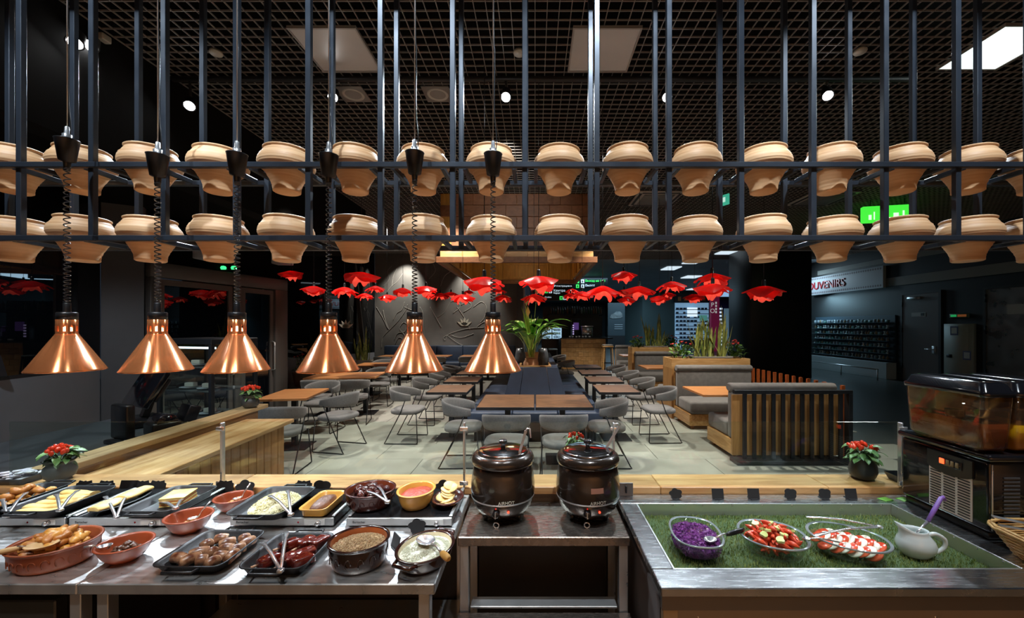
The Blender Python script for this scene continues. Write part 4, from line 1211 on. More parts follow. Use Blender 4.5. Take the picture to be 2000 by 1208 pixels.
# big lily on the island spine
lily = LILY = thing('peace_lily', 'large lily with long striped leaves in a pale bowl on the island planter', 'plant', (XP(1037, 6.95), 6.95, .931))
MB().lathe([(.001, 0), (.075, 0), (.103, .045), (.1, .1), (.075, .145), (.08, .152), (.07, .152), (.068, .14), (.001, .14)], 28).build('bowl', mat('lily_bowl', 'b58a68', .7, var=.15, vscale=14), lily)
rn = random.Random(12)
strap = [blade(.62, .020, .10, .35).mesh('strap_leaf', mat('strap_leaf', '6f9a28', .4, 0, col2='c8d070', vscale=4, stretch=(1, 30, 1))), blade(.5, .022, .28, .5).mesh('strap_leaf', MATS['strap_leaf']),
         blade(.72, .018, .05, .25).mesh('strap_leaf', MATS['strap_leaf'])]
for k in range(26):
    o = link('strap_leaf', rn.choice(strap), lily, (rn.uniform(-.04, .04), rn.uniform(-.04, .04), .17))
    o.rotation_euler = (0, 0, rn.uniform(0, 6.28)); q = rn.uniform(.75, 1.1); o.scale = (q, q, q)
def broad(L, w):
    mb = MB(); rings = []; n = 12
    for i in range(n+1):
        t = i/n
        if t < .45: ww = .004
        else: ww = w*math.sin(PI*(t-.45)/.55)**.75+.002
        x = L*(.35*t+.45*t*t); z = L*(.95*t-.42*t*t*t-.1*max(0, t-.6))
        rings.append([(x, -ww, z+.15*ww), (x, 0, z-.1*ww), (x, ww, z+.15*ww)])
    return mb.loft(rings, False, False, True, closed=False)
lily_green = mat('lily_green', '2f6a1a', .32, 0, col2='78b23c', vscale=9, coat=.3)
bl = [broad(.85, .055).mesh('broad_leaf', lily_green), broad(.7, .06).mesh('broad_leaf', lily_green), broad(1.0, .05).mesh('broad_leaf', lily_green)]
for k in range(38):
    o = link('broad_leaf', bl[k % 3], lily, (0, 0, .17))
    o.rotation_euler = (0, 0, k*2.4+rn.uniform(-.3, .3)); q = rn.uniform(.7, 1.05); o.scale = (q*rn.uniform(.55, 1), q, q)
for k, (a, L) in enumerate(((.3, 1.0), (2.4, .85), (4.2, .7))):
    e = Vector((.08*math.cos(a), .08*math.sin(a), L))
    st = MB().tube([(0, 0, .17), (e.x*.5, e.y*.5, L*.6), e], .004, 6).build('flower_stem', leaf_green, lily)
    MB().loft([[(e.x-.002, e.y, L), (e.x, e.y+.002, L), (e.x+.002, e.y, L)], [(e.x-.03, e.y, L+.06), (e.x, e.y+.015, L+.05), (e.x+.03, e.y, L+.06)], [(e.x-.001, e.y, L+.14), (e.x, e.y+.001, L+.14), (e.x+.001, e.y, L+.14)]], False, False, True, closed=False).build('spathe', mat('spathe', 'e6e29a', .5), st)
LILY.scale = (1.32, 1.32, 1.32)
vase_m = mat('grey_vase', (.075, .082, .088), .35, 0, var=.35, vscale=10)
for (px, w) in ((1016, 'left'), (1061, 'right')):
    o = MB().lathe([(.001, 0), (.075, 0), (.10, .07), (.105, .16), (.085, .28), (.065, .36), (.055, .36), (.07, .28), (.001, .2)], 24).build('stone_vase', vase_m, None, (XP(px, 7.25)*1.0, 7.28, .931))
    tag(o, 'dark grey marbled vase on the %s of the lily' % w, 'vase', 'grey marbled vases')

# ---- bar at the back
bar = thing('bar_counter', 'wooden bar counter clad in oak shingle boards with a black top', 'counter', (0, 0, 0))
x0, x1 = XP(1096, 15.6), XP(1183, 15.6)
MB().box(x0, x1, 15.62, 17.2, 0, 1.19).build('body', mat('bar_core', (.12, .08, .05), .6), bar)
rn = random.Random(4)
for r_ in range(7):
    z0 = .0+r_*.17; n = 9; w = (x1-x0)/n; off = w/2 if r_ % 2 else 0
    for c in range(n+1):
        a = max(x0, x0+c*w-off); b = min(x1, x0+(c+1)*w-off)
        if b-a < .03: continue
        t_ = .012+.006*rn.random()+(.01 if r_ == 6 else 0)
        MB().rbox(a+.002, b-.002, 15.62-t_, 15.619, z0+.003, z0+.167, .003, 1, smooth=False).build('shingle', light_oak, bar)
MB().rbox(x0-.05, x1+.26, 15.5, 17.3, 1.19, 1.235, .006, 1, smooth=False).build('countertop', black_gloss, bar)
light('bar_light', 'SPOT', ((x0+x1)/2, 14.7, 4.2), 90, NEUT, ((x0+x1)/2, 15.6, .9), .04, 50, .6)
ws = thing('wooden_stool', 'oak bar stool at the right end of the bar', 'stool', (XP(1187, 15.0), 15.05, 0))
MB().rbox(-.2, .2, -.2, .2, .90, .95, .02, 2).build('seat', light_oak, ws)
MB().rbox(-.19, .19, -.19, .19, .951, 1.0, .03, 2).build('cushion', mat('stool_cushion', (.25, .23, .2), .8), ws)
for (a, b) in ((-1, -1), (1, -1), (1, 1), (-1, 1)):
    MB().bar((a*.2, b*.2, 0), (a*.15, b*.15, .9), .035).build('leg', light_oak, ws)
for z in (.3,):
    for (a, b) in (((-.185, -.185), (.185, -.185)), ((-.185, .185), (.185, .185))): MB().bar((*a, z), (*b, z), .025).build('rung', black_metal, ws)
for (px, d, w) in ((1060, 15.2, 'left'), (1080, 15.4, 'right')):
    t = thing('bar_stool', 'black framed bar stool left of the oak bar, %s one' % w, 'stool', (XP(px, d), d, 0), 0, 'black bar stools')
    MB().rbox(-.17, .17, -.17, .17, .78, .82, .01, 1).build('seat', mat('stool_glass', (.2, .26, .28), .3), t)
    for (a, b) in ((-1, -1), (1, -1), (1, 1), (-1, 1)): MB().bar((a*.19, b*.19, 0), (a*.15, b*.15, .78), .03).build('leg', black_metal, t)
    MB().bar((-.18, -.18, .3), (.18, -.18, .3), .02).build('rung', black_metal, t)
# back bar: fridge, shelf with bottles, machines
fr = thing('drinks_fridge', 'lit glass door drinks fridge behind the lily', 'fridge', (XP(1078, 18), 18, 0))
w = XP(1098, 18)-XP(1058, 18)
MB().box(-w/2, w/2, 0, .55, .0, 1.68).build('cabinet', black_plastic, fr)
fz0, fz1 = H-(662-CY)*18/F, H-(641-CY)*18/F
for s in (-1, 1):
    a, b = (-w/2+.03, -.02) if s < 0 else (.02, w/2-.03)
    pn = MB().box(a, b, -.02, -.002, fz0, fz1).build('door', glow('fridge_light', (.42, .66, .85), .9), fr)
    for r_ in range(3):
        for c in range(5):
            xx = a+.06+c*(b-a-.1)/5
            MB().box(xx, xx+.04, -.05, -.021, fz0+.02+r_*.16, fz0+.02+r_*.16+.11).build('drink', [mat('drink_green', (.1, .4, .3), .4), mat('drink_white', (.6, .65, .65), .4), mat('drink_dark', (.05, .07, .1), .4)][(r_+c) % 3], pn)
shelf = thing('back_bar_shelf', 'dark back bar shelf hanging below the direction signs', 'shelf', (0, 0, 0))
xs0, xs1 = XP(1070, 17.6), XP(1180, 17.6); zs = H-(613-CY)*17.6/F
MB().box(xs0, xs1, 17.5, 17.75, zs-.03, zs).build('board', slate, shelf)
for xx in (xs0, (xs0+xs1)/2, xs1-.04): MB().box(xx, xx+.04, 17.75, 18.7, zs-.08, zs-.031).build('bracket', slate, shelf)
rn = random.Random(8)
bm_ = [mat('bottle_%s' % n, c, .15) for n, c in (('green', (.03, .07, .03)), ('amber', (.12, .05, .015)), ('clear', (.22, .25, .24)), ('dark', (.015, .015, .02)))]
bottle_mes = [MB().lathe([(.001, 0), (.035, 0), (.037, .01), (.037, .17), (.014, .22), (.013, .28), (.001, .28)], 10).mesh('bottle', m) for m in bm_]
for k in range(22):
    o = link('bottle', rn.choice(bottle_mes), None, (xs0+.12+k*.105, 17.62-.04, zs)); q = rn.uniform(.9, 1.25); o.scale = (q, q, q)
    tag(o, 'bottle standing in the row on the back bar shelf', 'bottle', 'bottles on the back bar shelf')
MB().box(xs0-.2, xs1+.1, 18.7, 18.8, 0, 2.6).build('wall_back_bar', mat('back_bar_wall', (.02, .026, .03), .4))['kind'] = 'structure'
cm = thing('coffee_machine', 'chrome coffee machine on the black bar top', 'machine', (XP(1146, 16.4), 16.4, 1.236))
MB().rbox(-.22, .22, -.2, .2, .05, .42, .03, 2).build('body', mat('machine_chrome', (.3, .31, .32), .2, .9), cm)
MB().rbox(-.24, .24, -.22, .22, .42, .46, .01, 1).build('cup_rail', chrome, cm)
MB().box(-.2, .2, -.2, .2, 0, .05).build('base', slate, cm)
for s in (-.1, .1): MB().tube([(s, -.2, .25), (s, -.3, .24)], .02, 8).build('group_head', chrome, cm)
rn = random.Random(9)
cup_me = MB().lathe([(.001, 0), (.028, 0), (.042, .06), (.040, .06), (.026, .006), (.001, .006)], 12).mesh('cup', mat('cup_white', (.5, .5, .48), .3))
for k in range(7):
    o = link('cup', cup_me, None, (XP(1112, 16)+k*.13, 15.8+.15*(k % 2), 1.236))
    tag(o, 'small pale cup on the black bar top before the coffee machine', 'cup', 'cups on the bar top')
ma = thing('drinks_machine', 'dark drinks machine with purple lit front on the bar top', 'machine', (XP(1125, 16.9), 16.9, 1.236))
MB().rbox(-.2, .2, -.15, .15, 0, .75, .02, 2).build('body', black_plastic, ma)
MB().box(-.12, .1, -.158, -.151, .3, .6).build('panel', glow('purple_panel', (.12, .06, .25), .5), ma)
for k in range(5): MB().rbox(-.16, -.10, -.17, -.151, .1+k*.09, .15+k*.09, .004, 1).build('lamp', glow('purple_lamp', (.6, .5, .9), .7), ma)
# ================================================================== BUFFET COUNTERS
ZC = .90
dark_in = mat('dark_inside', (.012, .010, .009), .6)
def steel_table(name, label, x0, x1, y0, y1, z, legs, th=.034, lower=None, m=steel_worn_lit):
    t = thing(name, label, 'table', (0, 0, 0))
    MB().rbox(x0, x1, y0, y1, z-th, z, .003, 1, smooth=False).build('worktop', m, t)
    for (lx, ly) in legs: MB().rbox(lx, lx+.035, ly, ly+.035, 0, z-th, .002, 1, smooth=False).build('leg', steel_plain, t)
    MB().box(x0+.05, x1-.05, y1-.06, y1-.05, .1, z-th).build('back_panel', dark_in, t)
    if lower is not None: MB().rbox(x0+.02, x1-.02, y0+.06, y1-.07, lower-.02, lower, .003, 1, smooth=False).build('lower_shelf', steel_plain, t)
    return t
XS = XP(150, 1.2356); XE = -.3105
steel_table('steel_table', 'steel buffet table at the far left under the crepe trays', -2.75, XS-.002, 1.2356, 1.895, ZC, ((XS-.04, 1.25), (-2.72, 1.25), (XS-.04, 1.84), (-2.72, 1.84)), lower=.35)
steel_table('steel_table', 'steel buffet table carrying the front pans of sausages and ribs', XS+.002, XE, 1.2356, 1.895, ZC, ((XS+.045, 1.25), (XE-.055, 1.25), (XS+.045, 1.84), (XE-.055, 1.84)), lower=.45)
st = steel_table('soup_table', 'small steel table under the two soup kettles', -.307, .378, 1.586, 1.895, .86, ((-.30, 1.59), (.335, 1.59), (-.30, 1.84), (.335, 1.84)), .037, None,
                 mat('steel_dark', (.36, .30, .26), .26, .9, rvar=.08, vscale=26, stretch=(1.2, 9, 1), var=.06))
MB().rbox(-.26, .33, 1.60, 1.66, .565, .575, .002, 1, smooth=False).build('channel_shelf', steel_plain, st)
low = tag(MB().rbox(-.305, .376, 1.30, 1.583, .50, .564, .003, 1, smooth=False).build('low_counter', MATS['steel_dark']), 'low scratched steel counter in front of the soup table', 'counter')
# drawers under the left table
dw = thing('drawer_unit', 'dark steel drawer unit under the far left table', 'drawers', (0, 0, 0))
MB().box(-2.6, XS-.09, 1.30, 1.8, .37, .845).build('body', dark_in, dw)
dm = mat('drawer_steel', (.10, .10, .09), .4, .8)
for k in range(3): MB().rbox(-2.58, XS-.10, 1.262, 1.299, .715-.155*k-.02, .715-.155*k+.115, .004, 1, smooth=False).build('drawer', dm, dw)

# wooden ledge with its glass guard
led_m = wood('ledge_wood', 'b07c46', 'd3a36a', (1.0, 8, 8), 3, .38)
ledge = thing('wood_ledge', 'light wooden ledge running behind the buffet and salad bar', 'counter', (0, 0, 0))
cuts = [-2.68, -1.45, -.30, .60, 1.40, 2.3]
for a, b in zip(cuts, cuts[1:]): MB().rbox(a+.001, b-.001, 1.905, 2.072, .895, .93, .003, 1, smooth=False).build('board', led_m, ledge)
MB().box(-2.6, 2.28, 1.92, 2.06, 0, .894).build('front_wall', mat('counter_front', (.16, .11, .07), .6), ledge)
GY = 1.916; GZ = 1.24
def guard(label, x0, x1, y=GY, z1=GZ):
    o = MB().rbox(x0, x1, y-.004, y+.004, .935, z1, .0035, 2, smooth=False).build('glass_guard', pane)
    return tag(o, label, 'glass', 'glass guards')
guard('clear glass guard pane over the far left buffet trays', -2.52, -1.500)
guard('clear glass guard pane behind the middle buffet trays', -1.490, -.343)
guard('clear glass guard pane behind the soup kettles', -.333, .371)
guard('clear glass guard pane behind the salad bar', .381, 1.742)
for (x, w) in ((-1.495, 'between the left panes'), (-.338, 'left of the soup kettles'), (.376, 'right of the soup kettles'), (1.748, 'at the right end of the salad bar')):
    t = thing('glass_post', 'slim steel glass post '+w, 'post', (x, GY, .93), 0, 'steel glass posts')
    MB().rbox(-.0045, .0045, -.017, .007, .0, .307, .003, 2, smooth=False).build('post', steel_plain, t)
    MB().rbox(-.02, .02, -.024, -.0172, .27, .29, .004, 2).build('clamp', chrome, t)
    MB().rbox(-.02, .02, -.024, -.0172, .012, .032, .004, 2).build('clamp', chrome, t)

# tray counter going away on the left
tc = thing('tray_counter', 'stepped wooden tray counter leading away on the left', 'counter', (-2.27, 2.10, 0), R(2.2))
MB().rbox(-.45, 0, 0, 1.78, .765, .80, .004, 1, smooth=False).build('tray_shelf', wood('tray_shelf', 'b98c58', 'd8b484', (8, .8, 8), 3, .35), tc)
MB().box(-.47, -.452, 0, 1.95, .60, .845).build('riser', mat('riser_brown', (.17, .085, .035), .5), tc)
MB().rbox(-.62, -.44, 0, 2.10, .846, .885, .004, 1, smooth=False).build('upper_shelf', wood('upper_shelf', '8d7350', 'ab9068', (8, .8, 8), 3, .4), tc)
for k in range(17):
    MB().rbox(-.075, -.05, .005+k*.1, .1+k*.1, 0, .764, .004, 1, smooth=False).build('plank', oak_upright, tc)
for k in range(5):
    MB().rbox(-.44+k*.074, -.37+k*.074, 1.71, 1.735, 0, .764, .004, 1, smooth=False).build('plank', oak_upright, tc)
light('tray_counter_light', 'SPOT', (-2.6, 2.9, 4.1), 140, (1, .87, .66), (-2.5, 2.9, .8), .04, 40, .6)
# cashier side
cs = thing('cashier_desk', 'grey cashier desk behind the tray counter', 'desk', (0, 0, 0))
MB().rbox(-4.2, -2.98, 2.0, 4.05, .74, .78, .005, 1, smooth=False).build('desktop', mat('desk_grey', (.10, .105, .11), .35, .3), cs)
MB().box(-4.15, -3.02, 2.05, 4.0, 0, .739).build('body', wall_dark, cs)
pos = thing('pos_terminal', 'black cash register screen seen from behind', 'register', (XP(285, 3.75), 3.7, .781), R(-30))
MB().rbox(-.14, .14, -.12, .12, 0, .06, .015, 2).build('base', black_plastic, pos)
MB().bar((0, .02, .06), (0, .06, .2), .06, .04).build('stand', black_plastic, pos)
pos.scale = (1.25, 1.25, 1.25)
mm = Matrix.Translation((0, .03, .27)) @ Matrix.Rotation(R(-28), 4, 'X')
MB().rbox(-.21, .21, -.02, .02, -.14, .14, .008, 2, m=mm).build('screen', black_gloss, pos)
MB().rbox(-.20, .20, .021, .05, -.08, .10, .01, 2, m=mm).build('rear_housing', black_plastic, pos)
cr2 = thing('customer_display', 'second black screen standing left of the cash register', 'register', (XP(240, 3.15), 3.15, .781), R(-20))
MB().rbox(-.09, .09, -.08, .08, 0, .03, .01, 2).build('base', black_plastic, cr2)
MB().rbox(-.11, .11, -.03, .03, .03, .30, .015, 2).build('housing', black_plastic, cr2)
pr = thing('receipt_printer', 'black receipt printer with a curved lid beside the register', 'printer', (XP(318, 3.4), 3.4, .781), R(-25))
MB().rbox(-.09, .09, -.10, .10, 0, .11, .02, 2).build('body', black_plastic, pr)
MB().lathe([(.001, -.085), (.07, -.085), (.075, -.08), (.075, .08), (.07, .085), (.001, .085)], 20, m=Matrix.Translation((0, 0, .10)) @ Matrix.Rotation(PI/2, 4, 'Y')).build('lid', black_gloss, pr)
kb = thing('card_reader', 'black card reader leaning at the end of the register row', 'reader', (XP(370, 3.9), 3.85, .781), R(-30))
MB().rbox(-.10, .10, -.05, .05, 0, .16, .012, 2, m=Matrix.Rotation(R(-20), 4, 'X')).build('body', black_plastic, kb)
MB().rbox(-.07, .07, .0505, .056, .03, .13, .004, 1, m=Matrix.Rotation(R(-20), 4, 'X')).build('keypad', slate, kb)
rn = random.Random(2)
nb = 14
MB_ = MB(); rings = []
for i in range(6):
    t = i/5; ring = []
    for k in range(nb):
        a = 2*PI*k/nb; r = .055*math.sin(PI*(.1+.85*t))*rn.uniform(.75, 1.25)
        ring.append((r*math.cos(a)*1.5, r*math.sin(a), .07*t+rn.uniform(-.006, .006)+.006))
    rings.append(ring)
o = MB_.loft(rings, True, True, False).build('crumpled_paper', mat('paper', (.5, .52, .55), .8), None, (XP(352, 3.75), 3.62, .781))
tag(o, 'crumpled white paper beside the receipt printer', 'paper')
# display fridge in front of the glazed doors
dfz = thing('display_case', 'tall black framed glass display case with plates before the doors', 'display case', (XP(404, 4.55), 4.58, 0), R(-14))
w, dd, hh = .74, .5, 1.50
for (a, b) in ((-1, -1), (1, -1), (1, 1), (-1, 1)):
    MB().rbox(a*w/2-.02, a*w/2+.02, b*dd/2-.02, b*dd/2+.02, 0, hh, .003, 1, smooth=False).build('post', black_metal, dfz)
MB().rbox(-w/2-.02, w/2+.02, -dd/2-.02, dd/2+.02, hh, hh+.06, .005, 1, smooth=False).build('top', black_metal, dfz)
MB().box(-w/2+.021, w/2-.021, -dd/2+.02, dd/2-.02, 0, .42).build('base', black_metal, dfz)
MB().box(-w/2+.021, w/2-.021, -.2, -.185, hh-.05, hh-.03).build('light_strip', glow('case_light', (.8, .9, 1), 2.5), dfz)
for s in (-1, 1): MB().box(s*w/2-.003, s*w/2+.003, -dd/2+.021, dd/2-.021, .43, hh-.01).build('side_glass', pane, dfz)
MB().box(-w/2+.021, w/2-.021, -dd/2-.003, -dd/2+.003, .43, hh-.01).build('front_glass', pane, dfz)
for z in (.7, .98, 1.24): MB().box(-w/2+.03, w/2-.03, -dd/2+.03, dd/2-.03, z, z+.008).build('shelf', mat('case_shelf', (.06, .07, .075), .1), dfz)
plate_me = MB().lathe([(.001, 0), (.06, 0), (.105, .014), (.106, .017), (.06, .006), (.001, .005)], 24).mesh('plate', mat('plate_white', (.6, .62, .66), .25))
for k, (x, z) in enumerate(((-.1, 1.249), (.18, 1.249), (.06, .989), (-.2, .989), (.08, .709), (-.2, .709))):
    m = Matrix.Translation(dfz.location) @ Matrix.Rotation(R(-14), 4, 'Z') @ Vector((x, -.05, z))
    t = thing('cake_plate', 'white plate in the display case, %s shelf, %s one' % (('upper', 'middle', 'lower')[k//2], ('left', 'right')[x > 0]), 'plate', m, 0, 'plates in the display case')
    link('plate', plate_me, t)
    MB().rbox(-.05, .05, -.035, .035, .0175, .065, .008, 2).build('cake_slice', mat('cake_slice', (.45, .42, .36), .7), t)
# purple sachets piled at the far left of the ledge
sa_me = MB().rbox(-.022, .022, -.012, .012, 0, .008, .003, 2).mesh('sachet', mat('sachet', (.35, .32, .42), .35, 0, col2=(.62, .62, .62), vscale=60))
rn = random.Random(31)
bx = thing('sachet_tray', 'small dark tray holding sachets at the left end of the ledge', 'tray', (-2.56, 1.985, .931))
MB().loft([ring_rr(.16, .12, .01, 0), ring_rr(.18, .14, .01, .03), ring_rr(.17, .13, .01, .03), ring_rr(.155, .115, .01, .006)], True, True, False).build('tray', black_plastic, bx)
for k in range(34):
    o = link('sachet', sa_me, None, (-2.56+rn.uniform(-.055, .055), 1.985+rn.uniform(-.035, .035), .939+.0085*(k//7)))
    o.rotation_euler = (0, 0, rn.uniform(0, 6.28))
    tag(o, 'pale purple sachet in the pile at the left end of the ledge', 'sachet', 'sachets on the ledge')
# pepper plants
pepper_me = MB().lathe([(.001, .028), (.007, .025), (.0098, .016), (.0085, .008), (.004, .001), (.001, 0)], 10).mesh('pepper', red_fruit)
pleaf = []
for L, w_ in ((.06, .016), (.05, .013)):
    mb = MB(); rings = []
    for i in range(6):
        t = i/5; ww = w_*math.sin(PI*min(1, .06+t*.94))**.8
        rings.append([(t*L, -ww, .012*math.sin(t*3)-.01*t), (t*L, 0, .012*math.sin(t*3)-.01*t-.003), (t*L, ww, .012*math.sin(t*3)-.01*t)])
    mb.loft(rings, False, False, True, closed=False); pleaf.append(mb.mesh('leaf', mat('pepper_leaf', '3f6a35', .4, 0, col2='7f9c5e', vscale=20)))
def pepper_plant(x, y, z, label, style, seed, peppers=18, leaves=40, r=.07, up=.055):
    rn = random.Random(seed)
    t = thing('pepper_plant', label, 'plant', (x, y, z), 0, 'ornamental pepper plants')
    if style == 'round':
        MB().lathe([(.001, 0), (.035, 0), (.055, .018), (.062, .045), (.056, .068), (.046, .076), (.050, .088), (.062, .10), (.056, .101), (.044, .086), (.001, .084)], 28).build('flowerpot', mat('pot_slate', (.05, .047, .043), .45, 0, var=.25, vscale=12), t); zt = .086
    else:
        n = 28; rings = []
        for (r_, z_) in ((.03, 0), (.052, .012), (.06, .04), (.055, .075), (.05, .10), (.053, .115), (.047, .115), (.043, .10)):
            rings.append([((r_*(1+.06*math.cos(3*2*PI*k/n+z_*22)))*math.cos(2*PI*k/n), (r_*(1+.06*math.cos(3*2*PI*k/n+z_*22)))*math.sin(2*PI*k/n), z_) for k in range(n)])
        MB().loft(rings, True, True).build('flowerpot', mat('pot_black', (.022, .023, .027), .4), t); zt = .10
    sm = MB()
    for k in range(6):
        a = k*1.05; sm.tube([(0, 0, zt-.005), (.02*math.cos(a), .02*math.sin(a), zt+.03), (.045*math.cos(a), .045*math.sin(a), zt+.055)], .0022, 5)
    sm.build('stems', deep_green, t)
    for k in range(leaves):
        a = rn.uniform(0, 6.28); u = rn.uniform(.2, 1)
        o = link('leaf', pleaf[k % 2], t, (r*.55*u*math.cos(a), r*.55*u*math.sin(a), zt+rn.uniform(-.005, .065)))
        o.rotation_euler = (rn.uniform(-.4, .4), rn.uniform(-.3, .6), a+rn.uniform(-.6, .6)); q = rn.uniform(.7, 1.1); o.scale = (q, q, q)
    for k in range(peppers):
        a = rn.uniform(0, 6.28); u = math.sqrt(rn.random())
        o = link('pepper', pepper_me, t, (r*.72*u*math.cos(a), r*.72*u*math.sin(a), zt+up*(1-.45*u)+.012))
        o.rotation_euler = (rn.uniform(-.5, .5), rn.uniform(-.5, .5), 0)
    return t
pepper_plant(XP(117, 2.0), 2.0, .931, 'red pepper plant in a round slate pot on the left end of the ledge', 'round', 1, 26, 44, .075, .06)
pepper_plant(XP(1688, 2.0), 2.01, .931, 'red pepper plant in a wavy black pot behind the salad bar glass', 'wavy', 2, 16, 64, .075, .055)
pp = pepper_plant(XP(492, 4.0), 3.98, .8855, 'red pepper plant in a dark pot at the far end of the tray counter', 'round', 3, 22, 36, .085, .07); pp.scale = (1.25, 1.25, 1.25)
pp = pepper_plant(.27, 2.72, .801, 'red pepper plant half hidden behind the right soup kettle', 'round', 5, 16, 34, .085, .065)
side = thing('side_stand', 'small dark stand behind the right soup kettle', 'stand', (.27, 2.72, 0))
MB().rbox(-.09, .09, -.09, .09, .78, .80, .004, 1, smooth=False).build('top', black_metal, side)
MB().rbox(-.02, .02, -.02, .02, .016, .779, .004, 1, smooth=False).build('pole', black_metal, side)
MB().rbox(-.1, .1, -.1, .1, 0, .015, .004, 1, smooth=False).build('foot', black_metal, side)
# ================================================================== FOOD WARMERS
ZH = .9375
warmer_black = mat('warmer_black', (.010, .010, .011), .18)
white_plastic = mat('white_plastic', (.62, .62, .60), .35)
def warmer(x0, x1, label, brand=True):
    t = thing('food_warmer', label, 'food warmer', (x0, 1.588, ZC), 0, 'flat food warmers')
    w = x1-x0; d = .285
    MB().rbox(0, w, .004, d, .008, .036, .002, 1, smooth=False).build('hot_plate', warmer_black, t)
    MB().rbox(0, w, -.004, .0035, .006, .0365, .002, 1, smooth=False).build('front_strip', steel_plain, t)
    for s in (0, w-.014):
        MB().rbox(s, s+.014, .01, d, .0362, .042, .002, 1, smooth=False).build('side_rail', steel_plain, t)
    cp = MB().rbox(w*.72, w*.92, -.0065, -.0042, .010, .033, .001, 1, smooth=False).build('control_panel', white_plastic, t)
    MB().lathe([(.001, 0), (.009, 0), (.008, .016), (.001, .017)], 14, m=Matrix.Translation((w*.86, -.0066, .021)) @ Matrix.Rotation(PI/2, 4, 'X')).build('knob', chrome, cp)
    MB().lathe([(.001, 0), (.004, 0), (.001, .002)], 10, m=Matrix.Translation((w*.66, -.0042, .02)) @ Matrix.Rotation(PI/2, 4, 'X')).build('indicator_lamp', mat('lamp_red', (.35, .01, .015), .3), t)
    if brand: flat_text('brand_name', 'Bartscher', .013, slate, (.025, -.0045, .0205), (PI/2, 0, 0), t, .0002, 'LEFT')
    for (a, b) in ((.03, .03), (w-.03, .03), (.03, d-.03), (w-.03, d-.03)): MB().box(a-.01, a+.01, b-.01, b+.01, 0, .0078).build('foot', black_plastic, t)
    return t
warmer(-2.30, -1.866, 'flat food warmer at the far left under the crepes')
warmer(-1.850, -1.452, 'flat food warmer under the omelette roll and lasagne')
warmer(-1.211, -.800, 'flat food warmer under the pan of mash')
warmer(-.749, -.330, 'flat food warmer under the stew and red sauce bowls')

# ================================================================== PANS AND BOWLS
def pan(x, y, z, w, d, h, label, rz=0, m=cast_iron, rad=.03, handles=True, cat='pan', name='oven_pan', th=.004):
    t = thing(name, label, cat, (x, y, z), R(rz), 'black oven pans' if m is cast_iron else None)
    s = .82
    MB().loft([ring_rr(w*s, d*s, rad*.8, .0), ring_rr(w*s+.01, d*s+.01, rad*.85, .003), ring_rr(w-.006, d-.006, rad, h-.006), ring_rr(w+.008, d+.008, rad+.004, h-.003), ring_rr(w+.009, d+.009, rad+.004, h),
               ring_rr(w, d, rad, h), ring_rr(w-.012, d-.012, rad, h-.006), ring_rr(w*s, d*s, rad*.8, th+.003), ring_rr(w*s-.012, d*s-.012, rad*.7, th)], True, True).build('body', m, t)
    if handles:
        for sy in (-1, 1):
            hb = MB(); y0 = sy*(d/2+.003); y1 = sy*(d/2+.028)
            hb.tube([(-.05, y0, h-.006), (-.046, y1, h-.004), (.046, y1, h-.004), (.05, y0, h-.006)], .0045, 6)
            hb.build('handle', m, t)
    return t
def oval(x, y, z, rx, ry, h, label, m, rz=0, name='serving_bowl', base=.62, n=44, lip=.004, inner=None, curve=1.0, cat='bowl', relief=None):
    t = thing(name, label, cat, (x, y, z), R(rz), None)
    pr = [(.001, 0), (base*.96, 0), (base, .003)]
    for k in range(1, 9):
        u = k/8; pr.append((base+(1-base)*u**(.55*curve), .003+(h-.003)*u))
    pr += [(1.0+lip/rx, h), (1.0+lip/rx, h+.003), (1.0-lip/rx, h+.003), (1.0-1.6*lip/rx, h)]
    out = MB().lathe([(a*rx, b) for a, b in pr], n, sx=1, sy=ry/rx); out.build('body', m, t)
    pi = [(1.0-1.6*lip/rx, h)]
    for k in range(7, 0, -1):
        u = k/8; pi.append((base+(1-base)*u**(.55*curve)-1.8*lip/rx, .003+(h-.003)*u+.001))
    pi += [(base*.95-2*lip/rx, .007), (.001, .006)]
    MB().lathe([(a*rx, b) for a, b in pi], n, sx=1, sy=ry/rx).build('lining', inner or m, t)
    if relief:
        rl = MB()
        for k in range(relief):
            a = 2*PI*k/relief
            u = .5; r_ = (base+(1-base)*u**(.55*curve))*rx+.001
            pts = []
            for q in range(9):
                b = PI*1.3*q/8
                da = .10*math.cos(b); dz = h*.2*math.sin(b)
                pts.append(((r_+.001)*math.cos(a+da), (r_+.001)*math.sin(a+da)*ry/rx, h*.48+dz))
            rl.tube(pts, .0016, 5)
        rl.build('relief', m, t)
    return t
# ---- food piece meshes
def lump(seed, sx, sy, sz, m, name, n=12, k=7, amp=.18, flat=0.0, pw=1.0):
    rn = random.Random(seed); mb = MB(); rings = []
    ph = [rn.uniform(0, 6) for _ in range(6)]
    for i in range(k+1):
        v = PI*i/k; ring = []
        for j in range(n):
            a = 2*PI*j/n
            f = 1+amp*(math.sin(2*a+ph[0]+v)*.5+math.sin(3*a+ph[1]-2*v)*.35+math.sin(v*3+ph[2])*.3)
            c, s_ = math.cos(a), math.sin(a)
            if pw != 1: c = math.copysign(abs(c)**pw, c); s_ = math.copysign(abs(s_)**pw, s_)
            z = -math.cos(v)
            if pw != 1: z = math.copysign(abs(z)**pw, z)
            rr = max(.03, math.sin(v))**(pw)
            zz = sz*z*f
            if flat: zz = max(zz, -sz*flat)
            ring.append((sx*rr*c*f, sy*rr*s_*f, zz))
        rings.append(ring)
    lo = min(p[2] for r in rings for p in r)
    rings = [[(p[0], p[1], p[2]-lo) for p in r] for r in rings]
    return mb.loft(rings, True, True).mesh(name, m)
